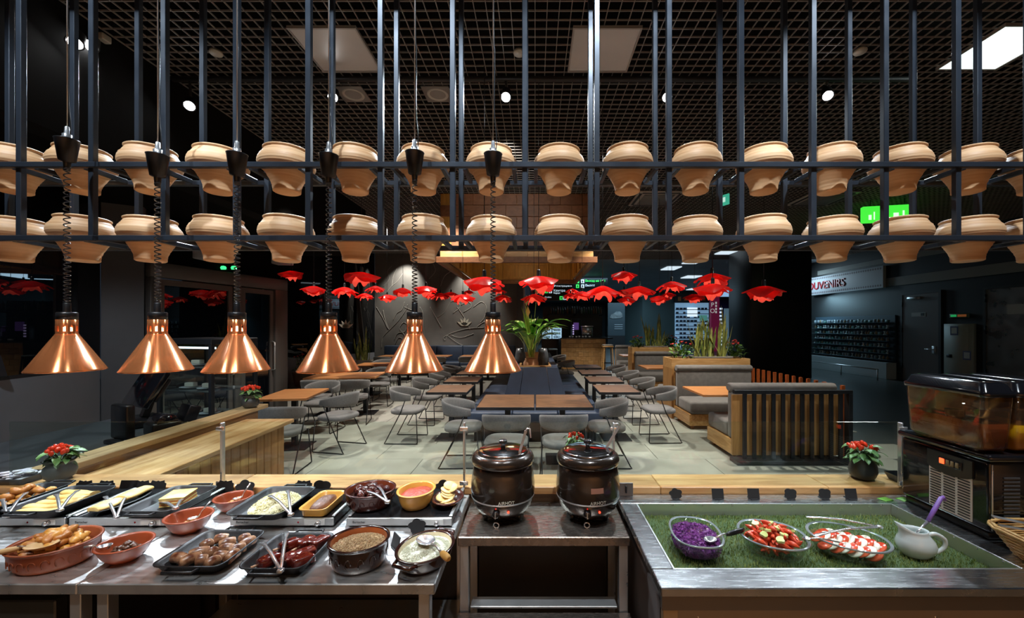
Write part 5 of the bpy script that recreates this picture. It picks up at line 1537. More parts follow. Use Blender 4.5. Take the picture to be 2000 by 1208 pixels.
def scatter(name, meshes, pts, label, cat, group, seed=0, tilt=.4, smin=.85, smax=1.15):
    rn = random.Random(seed)
    for (x, y, z) in pts:
        o = link(name, rn.choice(meshes), None, (x, y, z))
        o.rotation_euler = (rn.uniform(-tilt, tilt), rn.uniform(-tilt, tilt), rn.uniform(0, 6.28)); q = rn.uniform(smin, smax); o.scale = (q, q, q)
        tag(o, label, cat, group)
def pile(cx, cy, z0, rx, ry, dz, counts, seed=0, rz=0, scales=None):
    """positions of pieces heaped in layers"""
    rn = random.Random(seed); out = []
    for L, n in enumerate(counts):
        s = scales[L] if scales else 1-.26*L
        for k in range(n):
            a = 2*PI*(k/n)+rn.uniform(-.3, .3)+L; r = math.sqrt((k+.5)/n)*s if n > 5 else rn.uniform(.1, .8)*s
            a = k*2.39996+L; u, v = rx*r*math.cos(a), ry*r*math.sin(a)
            c, s2 = math.cos(R(rz)), math.sin(R(rz))
            out.append((cx+u*c-v*s2, cy+u*s2+v*c, z0+L*dz))
    return out
def grains(name, parent, n, surf, size, m, seed=0, shape='rice'):
    """loose grains joined into one part"""
    rn = random.Random(seed); mb = MB()
    for k in range(n):
        a = rn.uniform(0, 6.28); r = math.sqrt(rn.random())
        x, y, z, = surf(a, r)
        M_ = Matrix.Translation((x, y, z+rn.uniform(0, size))) @ Matrix.Rotation(rn.uniform(0, 6.28), 4, 'Z') @ Matrix.Rotation(rn.uniform(-.7, .7), 4, 'Y')
        if shape == 'rice':
            l, w = size*1.9, size*.45
            vs = [(-l, 0, 0), (0, -w, -w), (0, w, -w), (0, 0, w), (l, 0, 0)]
            fs = [(0, 2, 1), (0, 1, 3), (0, 3, 2), (4, 1, 2), (4, 3, 1), (4, 2, 3)]
        elif shape == 'nub':
            w = size
            vs = [(-w, 0, 0), (w, 0, 0), (0, -w, 0), (0, w, 0), (0, 0, w), (0, 0, -w)]
            fs = [(0, 2, 4), (2, 1, 4), (1, 3, 4), (3, 0, 4), (2, 0, 5), (1, 2, 5), (3, 1, 5), (0, 3, 5)]
        else:
            l, w = size*3.2*rn.uniform(.7, 1.3), size*.5
            c = rn.uniform(.2, .9)*l
            vs = [(-l, 0, 0), (-l*.3, c*.5, w), (l*.3, c*.5, w), (l, 0, 0), (-l, w, w*1.4), (-l*.3, c*.5+w*1.6, w*2), (l*.3, c*.5+w*1.6, w*2), (l, w, w*1.4)]
            fs = [(0, 1, 5, 4), (1, 2, 6, 5), (2, 3, 7, 6)]
        mb.add(vs, fs, False, M_)
    o = mb.build(name, m, parent); o['kind'] = 'stuff'
    return o
def mound(parent, name, rx, ry, z0, h, m, rz=0, n=36, k=8, amp=.03, seed=0, flat=2.0):
    rn = random.Random(seed); rings = []
    ph = [rn.uniform(0, 6) for _ in range(4)]
    for i in range(k+1):
        u = 1-i/k*.985
        rings.append([(rx*u*math.cos(a), ry*u*math.sin(a), z0+h*(1-u**flat)+amp*h*math.sin(5*a+ph[0]+u*9)+amp*h*math.sin(u*14+2*a+ph[1])) for a in [2*PI*j/n for j in range(n)]])
    o = MB().loft(rings, False, True).build(name, m, parent)
    o.rotation_euler = (0, 0, R(rz))
    return o
def tongs(label, hinge, ta, tb):
    t = thing('serving_tongs', label, 'tongs', hinge, 0, 'steel serving tongs')
    h = Vector(hinge)
    for p in (ta, tb):
        q = Vector(p)-h; d = q.normalized()
        ar = MB(); rings = []
        side_ = d.cross(Vector((0, 0, 1))).normalized(); up = side_.cross(d)
        L = q.length
        for (u, w, hgt) in ((0, .006, .006), (.06, .0065, .007), (.5, .0075, .006), (.8, .007, .004), (.86, .010, .003), (.96, .012, .003), (1.0, .008, .002)):
            c = d*(L*u)+up*(.010*math.sin(PI*u))
            rings.append([c-side_*w/1.3-up*hgt*.2, c-side_*w/1.6+up*hgt*.5, c+side_*w/1.6+up*hgt*.5, c+side_*w/1.3-up*hgt*.2])
        ar.loft(rings, True, True, True).build('arm', chrome, t)
    MB().rbox(-.009, .009, -.009, .009, -.003, .008, .003, 2).build('hinge', chrome, t)
    return t
def P3(px, py, z):
    x, y = G(px, py, z)
    return (x, y, z)
sp_steel = steel_plain
def spoon(label, bowl_at, end, m_handle=None, bowl_r=.022, name='serving_spoon', r=.004, hlen=.45, m_bowl=None):
    t = thing(name, label, 'spoon', bowl_at, 0, 'serving spoons')
    e = Vector(end)-Vector(bowl_at); d = Vector((e.x, e.y, 0)).normalized(); ang = math.atan2(d.y, d.x)
    mm = Matrix.Rotation(ang, 4, 'Z')
    MB().lathe([(.001, .0), (bowl_r*.6, .002), (bowl_r, .012), (bowl_r*1.04, .014), (bowl_r*.92, .0135), (bowl_r*.5, .005), (.001, .003)], 20, sx=1.35, m=mm).build('bowl', m_bowl or chrome, t)
    s0 = d*bowl_r*1.25+Vector((0, 0, .012)); k = 1-hlen if m_handle else 1
    MB().tube([s0, s0+(e-s0)*.3+Vector((0, 0, .006)), s0+(e-s0)*k], r*.8, 8).build('shaft', chrome, t)
    if m_handle:
        a = s0+(e-s0)*k; b = e
        MB().tube([a, a+(b-a)*.15, a+(b-a)*.5, a+(b-a)*.85, b], [r*1.2, r*2.0, r*2.3, r*2.1, r*1.3], 10).build('grip', m_handle, t)
    return t

fry = mat('crepe_yellow', 'd9b35f', .55, 0, col2='e8cc86', vscale=30, bump=.3, bscale=60, coat=.2)
golden = mat('potato_gold', 'c98a34', .42, 0, col2='e0b060', vscale=18, bump=.3, bscale=50, coat=.3)
golden2 = mat('potato_brown', 'a8642a', .42, 0, col2='c98f45', vscale=18, bump=.3, bscale=50, coat=.3)
mash = mat('mash', 'd9d2a0', .5, 0, col2='e9e4c0', vscale=25, bump=.5, bscale=40, coat=.2)
brownmeat = mat('brown_meat', '55321c', .5, 0, col2='774a2c', vscale=30, bump=.6, bscale=90, coat=.1)
sausage_m = mat('sausage', '5a2c18', .32, 0, col2='c09470', vscale=38, bump=.3, bscale=40, coat=.12)
rib_m = mat('rib_glaze', '3a0d08', .18, 0, col2='7c2415', vscale=16, bump=.3, bscale=40, coat=.7)
bone_m = mat('bone', 'b98a6a', .5)
# ---- back row
ZP = ZH+.0005
pan(-2.215, 1.73, ZP, .15, .25, .035, 'black pan of roasted potatoes at the far left')
pc = pile(-2.215, 1.73, ZP+.006, .05, .09, .018, (12, 7, 3), 3)
pot_small = [lump(s, .021, .016, .012, golden if s % 2 else golden2, 'potato_piece', 10, 6, .2) for s in range(4)]
scatter('potato_piece', pot_small, pc, 'roasted potato piece in the far left pan', 'potato', 'roasted potatoes in the far left pan', 1)
herb_me = MB().rbox(-.006, .006, -.003, .003, 0, .002, .001, 1).mesh('herb', mat('herb_green', '4a8a2a', .5))
pan(-1.995, 1.685, ZP, .215, .25, .038, 'black pan of folded crepes second from the left')
for k in range(5):      # folded crepes lying one over another
    rn = random.Random(k); rings = []; w = .15
    for i in range(9):
        u = i/8; prof = []
        for q in range(12):
            a = 2*PI*q/12
            prof.append((-w/2+w*u, .024*math.cos(a)*(1+.12*math.sin(7*u+k)), .0105+.0095*math.sin(a)*(1+.2*math.sin(5*u+k*2))+.002*math.sin(9*u+k)))
        rings.append(prof)
    o = MB().loft(rings, True, True).build('crepe', fry, None, (-1.995+.006*rn.uniform(-1, 1), 1.605+k*.037, ZP+.006+.003*k), R(8*rn.uniform(-1, 1)))
    o.rotation_euler[0] = R(-8)
    tag(o, 'folded golden crepe in the second pan, %s from the front' % ORD[k+1], 'crepe', 'folded crepes')
od = oval(-1.755, 1.70, ZP, .058, .105, .018, 'shallow black oval dish under the omelette roll', cast_iron, -4, 'oval_dish', .7)
for k in range(2):
    rings = []
    for i in range(11):
        u = i/10; prof = []
        for q in range(14):
            a = 2*PI*q/14
            s = math.sin(PI*(.12+.76*u))**.3
            prof.append((.036*s*math.cos(a)*(1+.1*math.sin(6*u+k)), -.06+.12*u, .015+.014*s*math.sin(a)*(1+.15*math.sin(8*u+a*2))))
        rings.append(prof)
    o = MB().loft(rings, True, True).build('omelette_roll', fry, None, (-1.755-.006+.012*k, 1.655+.09*k, ZP+.010+.007*k), R(-6+6*k))
    tag(o, 'golden omelette roll in the oval dish, %s one' % ('near', 'far')[k], 'omelette', 'omelette rolls')
pan(-1.535, 1.69, ZP, .20, .25, .036, 'black pan with a single piece of lasagne')
las = thing('lasagne_slice', 'layered slice of lasagne in the black pan', 'lasagne', (-1.53, 1.715, ZP+.005), R(14))
for k in range(5):
    MB().rbox(-.045+.002*(k % 2), .045-.001*k, -.05, .05-.002*(k % 2), k*.0065, k*.0065+.0064, .002, 2).build('layer', [mat('pasta', 'dcb763', .5, 0, col2='e9d08c', vscale=30), mat('filling', 'b86f2f', .5, var=.3, vscale=40)][k % 2], las)
MB().rbox(-.046, .046, -.051, .05, .0326, .038, .003, 2).build('crust', mat('cheese_crust', 'e4d38c', .45, 0, col2='d3a94f', vscale=25, bump=.4, bscale=60, coat=.3), las)
pan(-1.095, 1.675, ZP, .215, .27, .034, 'black pan heaped with pale mash')
ms = thing('mash_heap', 'pale yellow mash heaped in the black pan', 'mash', (-1.095, 1.685, ZP+.006))
mound(ms, 'heap', .088, .112, 0, .038, mash, 0, 40, 9, .06, 2, 2.2)
grains('crumbs', ms, 900, lambda a, r: (.085*r*math.cos(a), .108*r*math.sin(a), .036*(1-r**2.2)), .0046, mash, 3, 'nub')['kind'] = 'stuff'
# ---- loaf dish
yel = mat('yellow_glaze', 'd9a24a', .3, 0, var=.12, vscale=8, coat=.4)
t = pan(-.885, 1.67, ZP, .105, .185, .036, 'yellow rectangular dish holding a meat loaf', 0, yel, .022, False, 'dish', 'loaf_dish')
t2 = lump(5, .034, .072, .022, brownmeat, 'meat_loaf', 18, 9, .08, .5, .7)
o = link('meat_loaf', t2, None, (-.885, 1.672, ZP+.006)); tag(o, 'brown meat loaf in the yellow dish', 'meat loaf')
# ---- stew, sauce, chips
brown_glaze = mat('brown_glaze', '4a2118', .22, 0, var=.3, vscale=10, coat=.6)
rim_glaze = mat('rim_glaze', '7d3a22', .3, 0, var=.2, vscale=10, coat=.4)
oval(-.70, 1.70, ZP, .100, .092, .068, 'brown clay bowl of dark plum stew', brown_glaze, 0, 'clay_bowl', .82, inner=rim_glaze, relief=16)
sw = tag(MB().lathe([(.088, 0), (.05, .004), (.001, .006)], 36, (0, 0, 0), sy=.92).build('stew_sauce', mat('stew_sauce', '1a0807', .12, coat=.8), None, (-.70, 1.70, ZP+.046)), 'dark stew sauce filling the brown clay bowl', 'sauce')
chunk = [lump(s, .020, .017, .013, mat('stew_chunk', '2b1016', .15, 0, col2='5a2a1c', vscale=20, coat=.8), 'stew_chunk', 10, 6, .22, 0, .8) for s in range(3)]
scatter('stew_chunk', chunk, pile(-.70, 1.70, ZP+.046, .068, .06, .008, (11, 4), 5), 'dark glazed stew chunk in the brown clay bowl', 'stew', 'stew chunks', 4, .4)
oval(-.505, 1.70, ZP, .074, .086, .066, 'yellow oval bowl of red sauce', yel, -10, 'sauce_bowl', .72)
sc_ = thing('red_sauce', 'coarse red tomato sauce filling the yellow bowl', 'sauce', (-.505, 1.70, ZP+.048), R(-10))
mound(sc_, 'surface', .066, .078, 0, .008, mat('tomato_sauce', '96260f', .4, 0, col2='b84526', vscale=60, bump=.8, bscale=120), 0, 32, 6, .2)
oval(-.375, 1.72, ZP, .062, .078, .024, 'dark clay plate of golden flat fritters', brown_glaze, -8, 'clay_plate', .6, cat='plate')
frit = [lump(s+20, .032, .030, .0055, mat('fritter', 'e0b96a', .5, 0, col2='eed494', vscale=20, bump=.4, bscale=60), 'fritter', 18, 6, .06) for s in range(2)]
rn = random.Random(6)
for k in range(8):
    o = link('fritter', frit[k % 2], None, (-.375+rn.uniform(-.02, .02), 1.69+.010*k, ZP+.010+.0062*k)); o.rotation_euler = (R(-10-2*k), 0, rn.uniform(0, 6))
    tag(o, 'golden flat fritter on the dark clay plate, %s in the stack from the bottom' % ORD[k+1], 'fritter', 'fritters')
# ---- small terracotta bowls
oval(-1.31, 1.735, ZC, .072, .066, .056, 'small terracotta bowl between the lasagne pan and the mash', terracotta, 0, 'terracotta_bowl', .5)
cr_ = [lump(s+40, .010, .008, .006, mat('fried_bits', 'a87a40', .5, 0, col2='cfa468', vscale=40), 'fried_bit', 8, 5, .25) for s in range(3)]
scatter('fried_bit', cr_, pile(-1.31, 1.735, ZC+.012, .036, .034, .008, (12, 8, 4), 2), 'fried onion bit in the small bowl beside the lasagne pan', 'onion', 'fried onion bits, rear bowl', 2)
spoon('steel spoon in the small bowl beside the lasagne pan', (-1.297, 1.742, ZC+.036), (-1.265, 1.775, ZC+.10), bowl_r=.013)
oval(-1.352, 1.56, ZC, .078, .070, .058, 'terracotta bowl standing in front of the lasagne pan', terracotta, 0, 'terracotta_bowl', .5)
scatter('fried_bit', cr_, pile(-1.352, 1.56, ZC+.012, .036, .032, .008, (12, 6, 3), 4), 'fried bit in the terracotta bowl before the lasagne pan', 'onion', 'fried bits, front bowl', 5)
spoon('steel spoon in the terracotta bowl before the lasagne pan', (-1.34, 1.565, ZC+.034), (-1.295, 1.595, ZC+.10), bowl_r=.013)
# ---- front row
oval(-1.622, 1.352, ZC, .116, .098, .072, 'large terracotta oval dish of potato wedges', mat('terracotta_matt', '8f4a2c', .4, 0, var=.2, vscale=9), 8, 'oval_dish', .8, cat='dish', relief=22)
wedge = [lump(s+60, .026, .013, .011, golden if s % 2 else golden2, 'potato_wedge', 10, 6, .18, .6, .75) for s in range(4)]
scatter('potato_wedge', wedge, pile(-1.622, 1.352, ZC+.036, .088, .070, .017, (24, 26, 22, 12), 8, 8, (1, .98, .8, .5)), 'golden potato wedge in the large terracotta dish', 'potato', 'potato wedges', 3, .5)
spoon('wooden spoon lying in the potato wedge dish', (-1.60, 1.295, ZC+.078), (-1.70, 1.262, ZC+.082), mat('wood_spoon', 'c9a878', .6), .030, 'wooden_spoon', .004, .8, mat('wood_spoon', 'c9a878', .6))
oval(-1.405, 1.368, ZC, .076, .070, .056, 'terracotta bowl of fried mushrooms', terracotta, 0, 'terracotta_bowl', .5)
mush = [lump(s+80, .0105, .0085, .0065, mat('mushroom', '3a2016', .35, 0, col2='6a4630', vscale=40, coat=.4), 'mushroom_piece', 8, 5, .25) for s in range(3)]
scatter('mushroom_piece', mush, pile(-1.402, 1.372, ZC+.018, .052, .040, .009, (24, 16, 9, 4), 9), 'fried mushroom piece in the terracotta bowl', 'mushroom', 'mushroom pieces', 7)
spoon('steel spoon resting in the mushroom bowl', (-1.438, 1.335, ZC+.052), (-1.478, 1.308, ZC+.075), bowl_r=.014)
pan(-1.118, 1.385, ZC, .224, .225, .034, 'black pan of sausage pieces on the front row')
sm_ = []
for s in range(4):
    rings = []; L = .016+.004*s
    for (u, r_) in ((0, .3), (.03, .8), (.1, 1), (.5, 1.05), (.9, 1), (.97, .95), (1.0, .93)):
        rings.append([(-L+2*L*u, .0165*r_*math.cos(2*PI*k/14), .0165+.0165*r_*math.sin(2*PI*k/14)+.004*math.sin(PI*u)) for k in range(14)])
    sm_.append(MB().loft(rings, True, True).mesh('sausage_piece', sausage_m))
rn = random.Random(21)
end_me = MB().lathe([(.001, .0), (.0152, .0), (.0152, .0012), (.001, .0014)], 14, m=Matrix.Rotation(PI/2, 4, 'Y')).mesh('cut_end', mat('sausage_cut', 'd8b69a', .5, var=.2, vscale=60))
SP = [(-1.06, 1.455, 60), (-1.145, 1.455, 20), (-1.10, 1.425, 45), (-1.03, 1.425, 80), (-1.165, 1.415, 75), (-1.075, 1.39, 15), (-1.035, 1.385, 50), (-1.15, 1.365, 35), (-1.105, 1.365, 100), (-1.06, 1.345, 10),
      (-1.19, 1.335, -10), (-1.145, 1.325, 60), (-1.105, 1.322, 30), (-1.06, 1.310, 70), (-1.022, 1.345, 95)]
for k, (x, y, a) in enumerate(SP):
    t = thing('sausage_piece', 'browned sausage piece in the black front pan', 'sausage', (x, y, ZC+.0055), R(a), 'sausage pieces')
    L = .016+.004*(k % 4)
    link('casing', sm_[k % 4], t); link('cut_end', end_me, t, (L, 0, .0165))
pan(-.842, 1.37, ZC, .208, .215, .034, 'black pan of glazed ribs on the front row')
rib_me = [lump(s+100, .034, .021, .015, rib_m, 'meat', 18, 9, .15, .8, .36) for s in range(3)]
RB = [(-.875, 1.43, 50), (-.825, 1.44, 75), (-.78, 1.445, 65), (-.885, 1.335, 55), (-.825, 1.335, 80), (-.79, 1.37, 40), (-.775, 1.335, 45)]
for k, (x, y, a) in enumerate(RB):
    t = thing('glazed_rib', 'dark red glazed rib in the front pan', 'rib', (x, y, ZC+.0055), R(a), 'glazed ribs')
    link('meat', rib_me[k % 3], t)
    MB().tube([(-.03, .012, .006), (-.052, .013, .006)], [.004, .005], 8).build('bone', bone_m, t)
# buckwheat bowl and rice dish
oval(-.592, 1.345, ZC, .095, .085, .082, 'brown embossed clay bowl of buckwheat', mat('dark_glaze', '2a120d', .16, 0, var=.3, vscale=10, coat=.8), 6, 'clay_bowl', .84, inner=mat('orange_glaze', 'a85628', .3, 0, var=.15, vscale=9, coat=.4), relief=15)
bw = thing('buckwheat', 'cooked buckwheat filling the brown embossed bowl', 'buckwheat', (-.590, 1.345, ZC+.062), R(6))
bwm = mat('buckwheat', 'a2805a', .6, 0, col2='c9ab80', vscale=80)
mound(bw, 'heap', .088, .075, 0, .016, bwm, 0, 36, 7, .1)
grains('grain', bw, 2400, lambda a, r: (.086*r*math.cos(a), .073*r*math.sin(a), .0155*(1-r*r)), .0028, mat('buckwheat_grain', '8a6844', .6, 0, col2='d2b88e', vscale=150), 5, 'nub')
t = oval(-.372, 1.358, ZC, .088, .105, .050, 'dark glazed oval dish of rice with two handles', MATS['dark_glaze'], -22, 'oval_dish', .8, inner=mat('cream_glaze', 'cfc0a0', .3, var=.1), cat='dish')
for s in (-1, 1):
    MB().tube([(-.04, s*.097, .044), (-.03, s*.122, .046), (.03, s*.122, .046), (.04, s*.097, .044)], .007, 8).build('handle', MATS['dark_glaze'], t)
rc = thing('rice', 'white boiled rice filling the dark oval dish', 'rice', (-.372, 1.358, ZC+.036), R(-22))
ricem = mat('rice_white', 'cdcdb8', .5, 0, col2='dedecd', vscale=60)
mound(rc, 'heap', .079, .095, 0, .020, ricem, 0, 36, 7, .08)
grains('grain', rc, 2600, lambda a, r: (.077*r*math.cos(a), .093*r*math.sin(a), .0195*(1-r*r)), .0022, ricem, 6, 'rice')
spoon('steel ladle with a wooden handle lying on the rice', (-.372, 1.36, ZC+.058), (-.272, 1.262, ZC+.062), mat('handle_wood', 'c89a52', .5, var=.15), .028, 'rice_ladle', .0052, .42)
# tongs
tongs('steel tongs on the roasted potato pan at the far left', P3(13, 1010, ZC+.06), P3(52, 962, ZC+.085), P3(4, 975, ZC+.085))
tongs('steel tongs on the crepe pan', P3(117, 998, ZC+.078), P3(110, 966, ZC+.095), P3(153, 958, ZC+.095))
tongs('steel tongs on the omelette roll dish', P3(227, 1013, ZC+.045), P3(205, 970, ZC+.075), P3(249, 965, ZC+.075))
tongs('steel tongs beside the lasagne slice', P3(343, 994, ZC+.078), P3(312, 982, ZC+.06), P3(360, 974, ZC+.062))
tongs('steel tongs across the mash pan', P3(568, 1007, ZC+.076), P3(526, 968, ZC+.092), P3(562, 958, ZC+.092))
tongs('steel tongs across the rib pan', P3(548, 1117, ZC+.042), P3(512, 1060, ZC+.050), P3(560, 1040, ZC+.052))
tongs('steel tongs in the dark stew bowl', P3(757, 982, ZC+.112), P3(712, 960, ZC+.105), P3(738, 950, ZC+.105))
# name plaques
def plaque(x, y, z, kind, where, rz=0, s=1.0):
    t = thing('name_plaque', 'small black %s name plaque %s' % ({'plain': 'square', 'scallop': 'scalloped', 'round': 'cloud shaped', 'arch': 'notched'}[kind], where), 'plaque', (x, y, z), R(rz), 'black name plaques')
    w, h = .058*s, .05*s
    if kind == 'plain': poly = [(-w/2, 0), (w/2, 0), (w/2*1.05, h), (-w/2*.95, h)]
    elif kind == 'arch': poly = [(-w/2, 0), (w/2, 0), (w/2, h*.8), (w/2*.8, h*.85), (w/2*.7, h), (.1*w, h*.93), (0, h*.98), (-.1*w, h*.93), (-w/2*.7, h), (-w/2*.8, h*.85), (-w/2, h*.8)]
    else:
        poly = []
        nb_ = 5 if kind == 'scallop' else 4
        for k in range(60):
            a = 2*PI*k/60; r = .82+.24*abs(math.sin(nb_*a/2+.3))
            poly.append((w*.55*r*math.cos(a), h*.52+h*.5*r*math.sin(a)))
    m = Matrix.Rotation(R(-14), 4, 'X')
    MB().plate(poly, -.0015, .0015, m=m).build('plate', slate, t)
    MB().rbox(-w*.3, w*.3, -.005, .03, 0, .003, .001, 1, smooth=False).build('foot', slate, t)
for (px, kind, w) in ((160, 'arch', 'behind the crepe pan'), (202, 'arch', 'between the crepe pan and omelette dish'), (246, 'plain', 'behind the omelette dish'), (272, 'arch', 'left of the lasagne pan rim'), (303, 'arch', 'behind the lasagne pan corner'),
                      (436, 'arch', 'right behind the lasagne pan'), (476, 'scallop', 'behind the small terracotta bowl'), (590, 'arch', 'behind the mash pan'), (626, 'round', 'behind the meat loaf dish'), (866, 'scallop', 'behind the fritter plate')):
    plaque(XP(px, 1.878), 1.878, ZC, kind, w, 0, 1.38)
plaque(-.455, 1.535, ZC, 'scallop', 'in front of the right hand warmer', 0, 1.05)
plaque(-.505, 1.43, ZC, 'plain', 'between the buckwheat bowl and the rice', -50)
# ================================================================== SOUP KETTLES
kettle_m = mat('kettle_black', (.030, .019, .013), .22, .4, coat=.5, bump=.05, bscale=200, rvar=.06, vscale=8)
def kettle(x, y, label, seed, ladle_to, sticker=False):
    t = thing('soup_kettle', label, 'soup kettle', (x, y, .8605), 0, 'soup kettles')
    MB().lathe([(.001, .022), (.075, .022), (.105, .03), (.124, .055), (.1345, .085), (.1365, .094)], 48).build('base_shell', kettle_m, t)
    MB().lathe([(.1365, .0945), (.139, .0955), (.139, .1005), (.1365, .1015)], 48).build('band', steel_plain, t)
    MB().lathe([(.1385, .102), (.1410, .125), (.1405, .15), (.1345, .195), (.127, .232), (.122, .236)], 48).build('body', kettle_m, t)
    MB().lathe([(.122, .2365), (.134, .238), (.1385, .246), (.1385, .258), (.133, .272), (.120, .282), (.107, .284), (.105, .276)], 48).build('collar', kettle_m, t)
    ld = MB().lathe([(.109, .2845), (.110, .289), (.104, .292), (.098, .2915), (.09, .294), (.05, .299), (.001, .301)], 48).build('lid', mat('lid_steel', (.5, .5, .52), .1, 1.0), t)
    MB().lathe([(.010, .3012), (.009, .312), (.017, .318), (.019, .326), (.015, .333), (.001, .335)], 20).build('lid_knob', black_gloss, ld)
    for a in (-100, -60, 60, 110, 180):
        MB().lathe([(.001, 0), (.010, 0), (.012, .024), (.001, .026)], 12, (.085*math.sin(R(a)), -.085*math.cos(R(a)), 0)).build('foot', black_plastic, t)
    r = .1325
    def front(a, z, rr): return Matrix.Translation((rr*math.sin(R(a)), -rr*math.cos(R(a)), z)) @ Matrix.Rotation(R(a), 4, 'Z')
    q = front(-8, .062, .1295) @ Matrix.Rotation(PI/2, 4, 'X')
    dl = MB().lathe([(.001, 0), (.016, 0), (.015, .010), (.010, .012), (.001, .012)], 22, m=q).build('dial', black_gloss, t)
    MB().box(-.002, .002, -.013, .013, .0121, .017, m=q).build('pointer', chrome, dl)
    q = front(14, .070, .1325) @ Matrix.Rotation(PI/2, 4, 'X')
    MB().lathe([(.001, 0), (.005, 0), (.004, .003), (.001, .0035)], 12, m=q).build('power_lamp', glow('power_red', (1, .05, .02), 3), t)
    q = front(-8, .087, .138) @ Matrix.Rotation(PI/2, 4, 'X')
    MB().lathe([(.001, 0), (.003, 0), (.001, .002)], 10, m=q).build('heat_lamp_dot', glow('dot_red', (.6, .02, .01), 1), t)
    tx = flat_text('brand_name', 'AIRHOT', .0185, mat('print_white', (.6, .58, .5), .5), (0, 0, 0), (0, 0, 0), t, .0003)
    tx.matrix_local = front(10, .1115, .1422) @ Matrix.Rotation(PI/2, 4, 'X')
    q = front(-9, .012, .12)
    MB().tube([q @ Vector((.011*math.cos(a), 0, .011*math.sin(a)-.0)) for a in [2*PI*k/14 for k in range(14)]], .0028, 8, closed=True).build('drip_ring', chrome, t)
    if sticker:
        n = 8; vs = []
        for k in range(n+1):
            a = R(-2+22*k/n)
            for z in (.150, .172):
                rr = .1418 if z < .16 else .1395
                vs.append((rr*math.sin(a), -rr*math.cos(a), z))
        MB().add(vs, [(2*k, 2*k+2, 2*k+3, 2*k+1) for k in range(n)], True).build('sticker', mat('sticker_copper', (.35, .16, .11), .45), t)
    return t
k1 = (XP(983, 1.79), 1.775); k2 = (XP(1147, 1.79), 1.775)
kettle(*k1, 'black soup kettle on the left of the pair', 1, None)
kettle(*k2, 'black soup kettle on the right with a copper sticker', 2, None, True)
def ladle(label, root, top, hook):
    t = thing('soup_ladle', label, 'ladle', root, 0, 'soup ladles')
    a = Vector((0, 0, 0)); b = Vector(top)-Vector(root)
    MB().bar(a, b, .011, .003, (0, 1, 0)).build('handle', steel_plain, t)
    h = Vector(hook)
    MB().tube([b, b+Vector((.3*h.x, 0, .010)), b+Vector((h.x*.8, 0, .008)), b+Vector((h.x, 0, -.03))], .0035, 6).build('hook', steel_plain, t)
ladle('steel ladle standing in the left soup kettle', (k1[0]+.075, k1[1]-.04, 1.150), (XP(1027, 1.72), 1.72, S(0, 842, 1.72)[1]), (.022, 0, 0))
ladle('steel ladle standing in the right soup kettle', (k2[0]+.085, k2[1]+.02, 1.150), (XP(1210, 1.84), 1.84, S(0, 832, 1.84)[1]), (-.03, 0, 0))

# ================================================================== SALAD BAR
sb = thing('salad_bar', 'steel salad bar with a sunken well lined with grass matting', 'counter', (0, 0, 0))
X0s, X1s = .384, 2.30; Y0s, Y1s = 1.216, 1.900
xi0, xi1, yi0, yi1 = .455, 1.605, 1.314, 1.800
def slab(name, a, b, c, d, z0=.872, z1=ZC): return MB().rbox(a, b, c, d, z0, z1, .003, 1, smooth=False).build(name, steel, sb)
slab('front_rim', X0s, X1s, Y0s, yi0); slab('rear_rim', X0s, X1s, yi1, Y1s)
slab('left_rim', X0s, xi0, yi0+.0005, yi1-.0005); slab('right_rim', xi1, X1s, yi0+.0005, yi1-.0005)
MB().box(X0s+.004, X1s, Y0s+.004, Y0s+.02, .83, .871).build('fascia', mat('fascia_dark', (.22, .19, .165), .35, .85), sb)
MB().box(X0s+.03, X1s, Y0s+.03, Y0s+.05, 0, .829).build('front_panel', mat('panel_warm', (.40, .33, .28), .4, .6), sb)
MB().box(X0s+.012, X0s+.03, Y0s+.05, Y1s-.02, 0, .829).build('side_panel', mat('side_dark', (.07, .055, .05), .5), sb)
MB().rbox(X0s+.008, X0s+.055, Y0s+.008, Y0s+.029, 0, .829, .002, 1, smooth=False).build('corner_post', mat('post_warm', (.45, .34, .22), .4, .4), sb)
wm = steel_plain
MB().box(xi0, xi1, yi1-.006, yi1-.0005, .842, .899).build('well_wall', wm, sb); MB().box(xi0+.0005, xi0+.006, yi0, yi1-.007, .842, .899).build('well_wall', wm, sb)
MB().box(xi1-.006, xi1-.0005, yi0, yi1-.007, .842, .899).build('well_wall', wm, sb); MB().box(xi0+.007, xi1-.007, yi0, yi0+.006, .842, .899).build('well_wall', wm, sb)
MB().box(xi0+.006, xi1-.006, yi0+.006, yi1-.006, .835, .841).build('well_floor', wm, sb)
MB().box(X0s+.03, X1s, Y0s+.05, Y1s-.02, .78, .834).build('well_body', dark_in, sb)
rn = random.Random(3)
for k in range(9):
    MB().lathe([(.001, .002), (.003, .001), (.004, 0)], 8, m=Matrix.Translation((xi0+.03+k*.134, yi1-.006, .893)) @ Matrix.Rotation(PI/2, 4, 'X')).build('rivet', chrome, sb)
for z_ in (.80, .84 - .06):
    pass
for k in range(6):
    MB().lathe([(.001, .002), (.003, .001), (.004, 0)], 8, m=Matrix.Translation((xi1-.006, yi0+.05+k*.08, .893)) @ Matrix.Rotation(-PI/2, 4, 'Y')).build('rivet', chrome, sb)
for (xx, zz) in ((XP(1364, 1.246), .79), (XP(1828, 1.246), .79), (XP(1364, 1.246), .735), (XP(1828, 1.246), .735)):
    MB().lathe([(.001, .002), (.003, .001), (.004, 0)], 8, m=Matrix.Translation((xx, Y0s+.03, zz)) @ Matrix.Rotation(PI/2, 4, 'X')).build('rivet', chrome, sb)
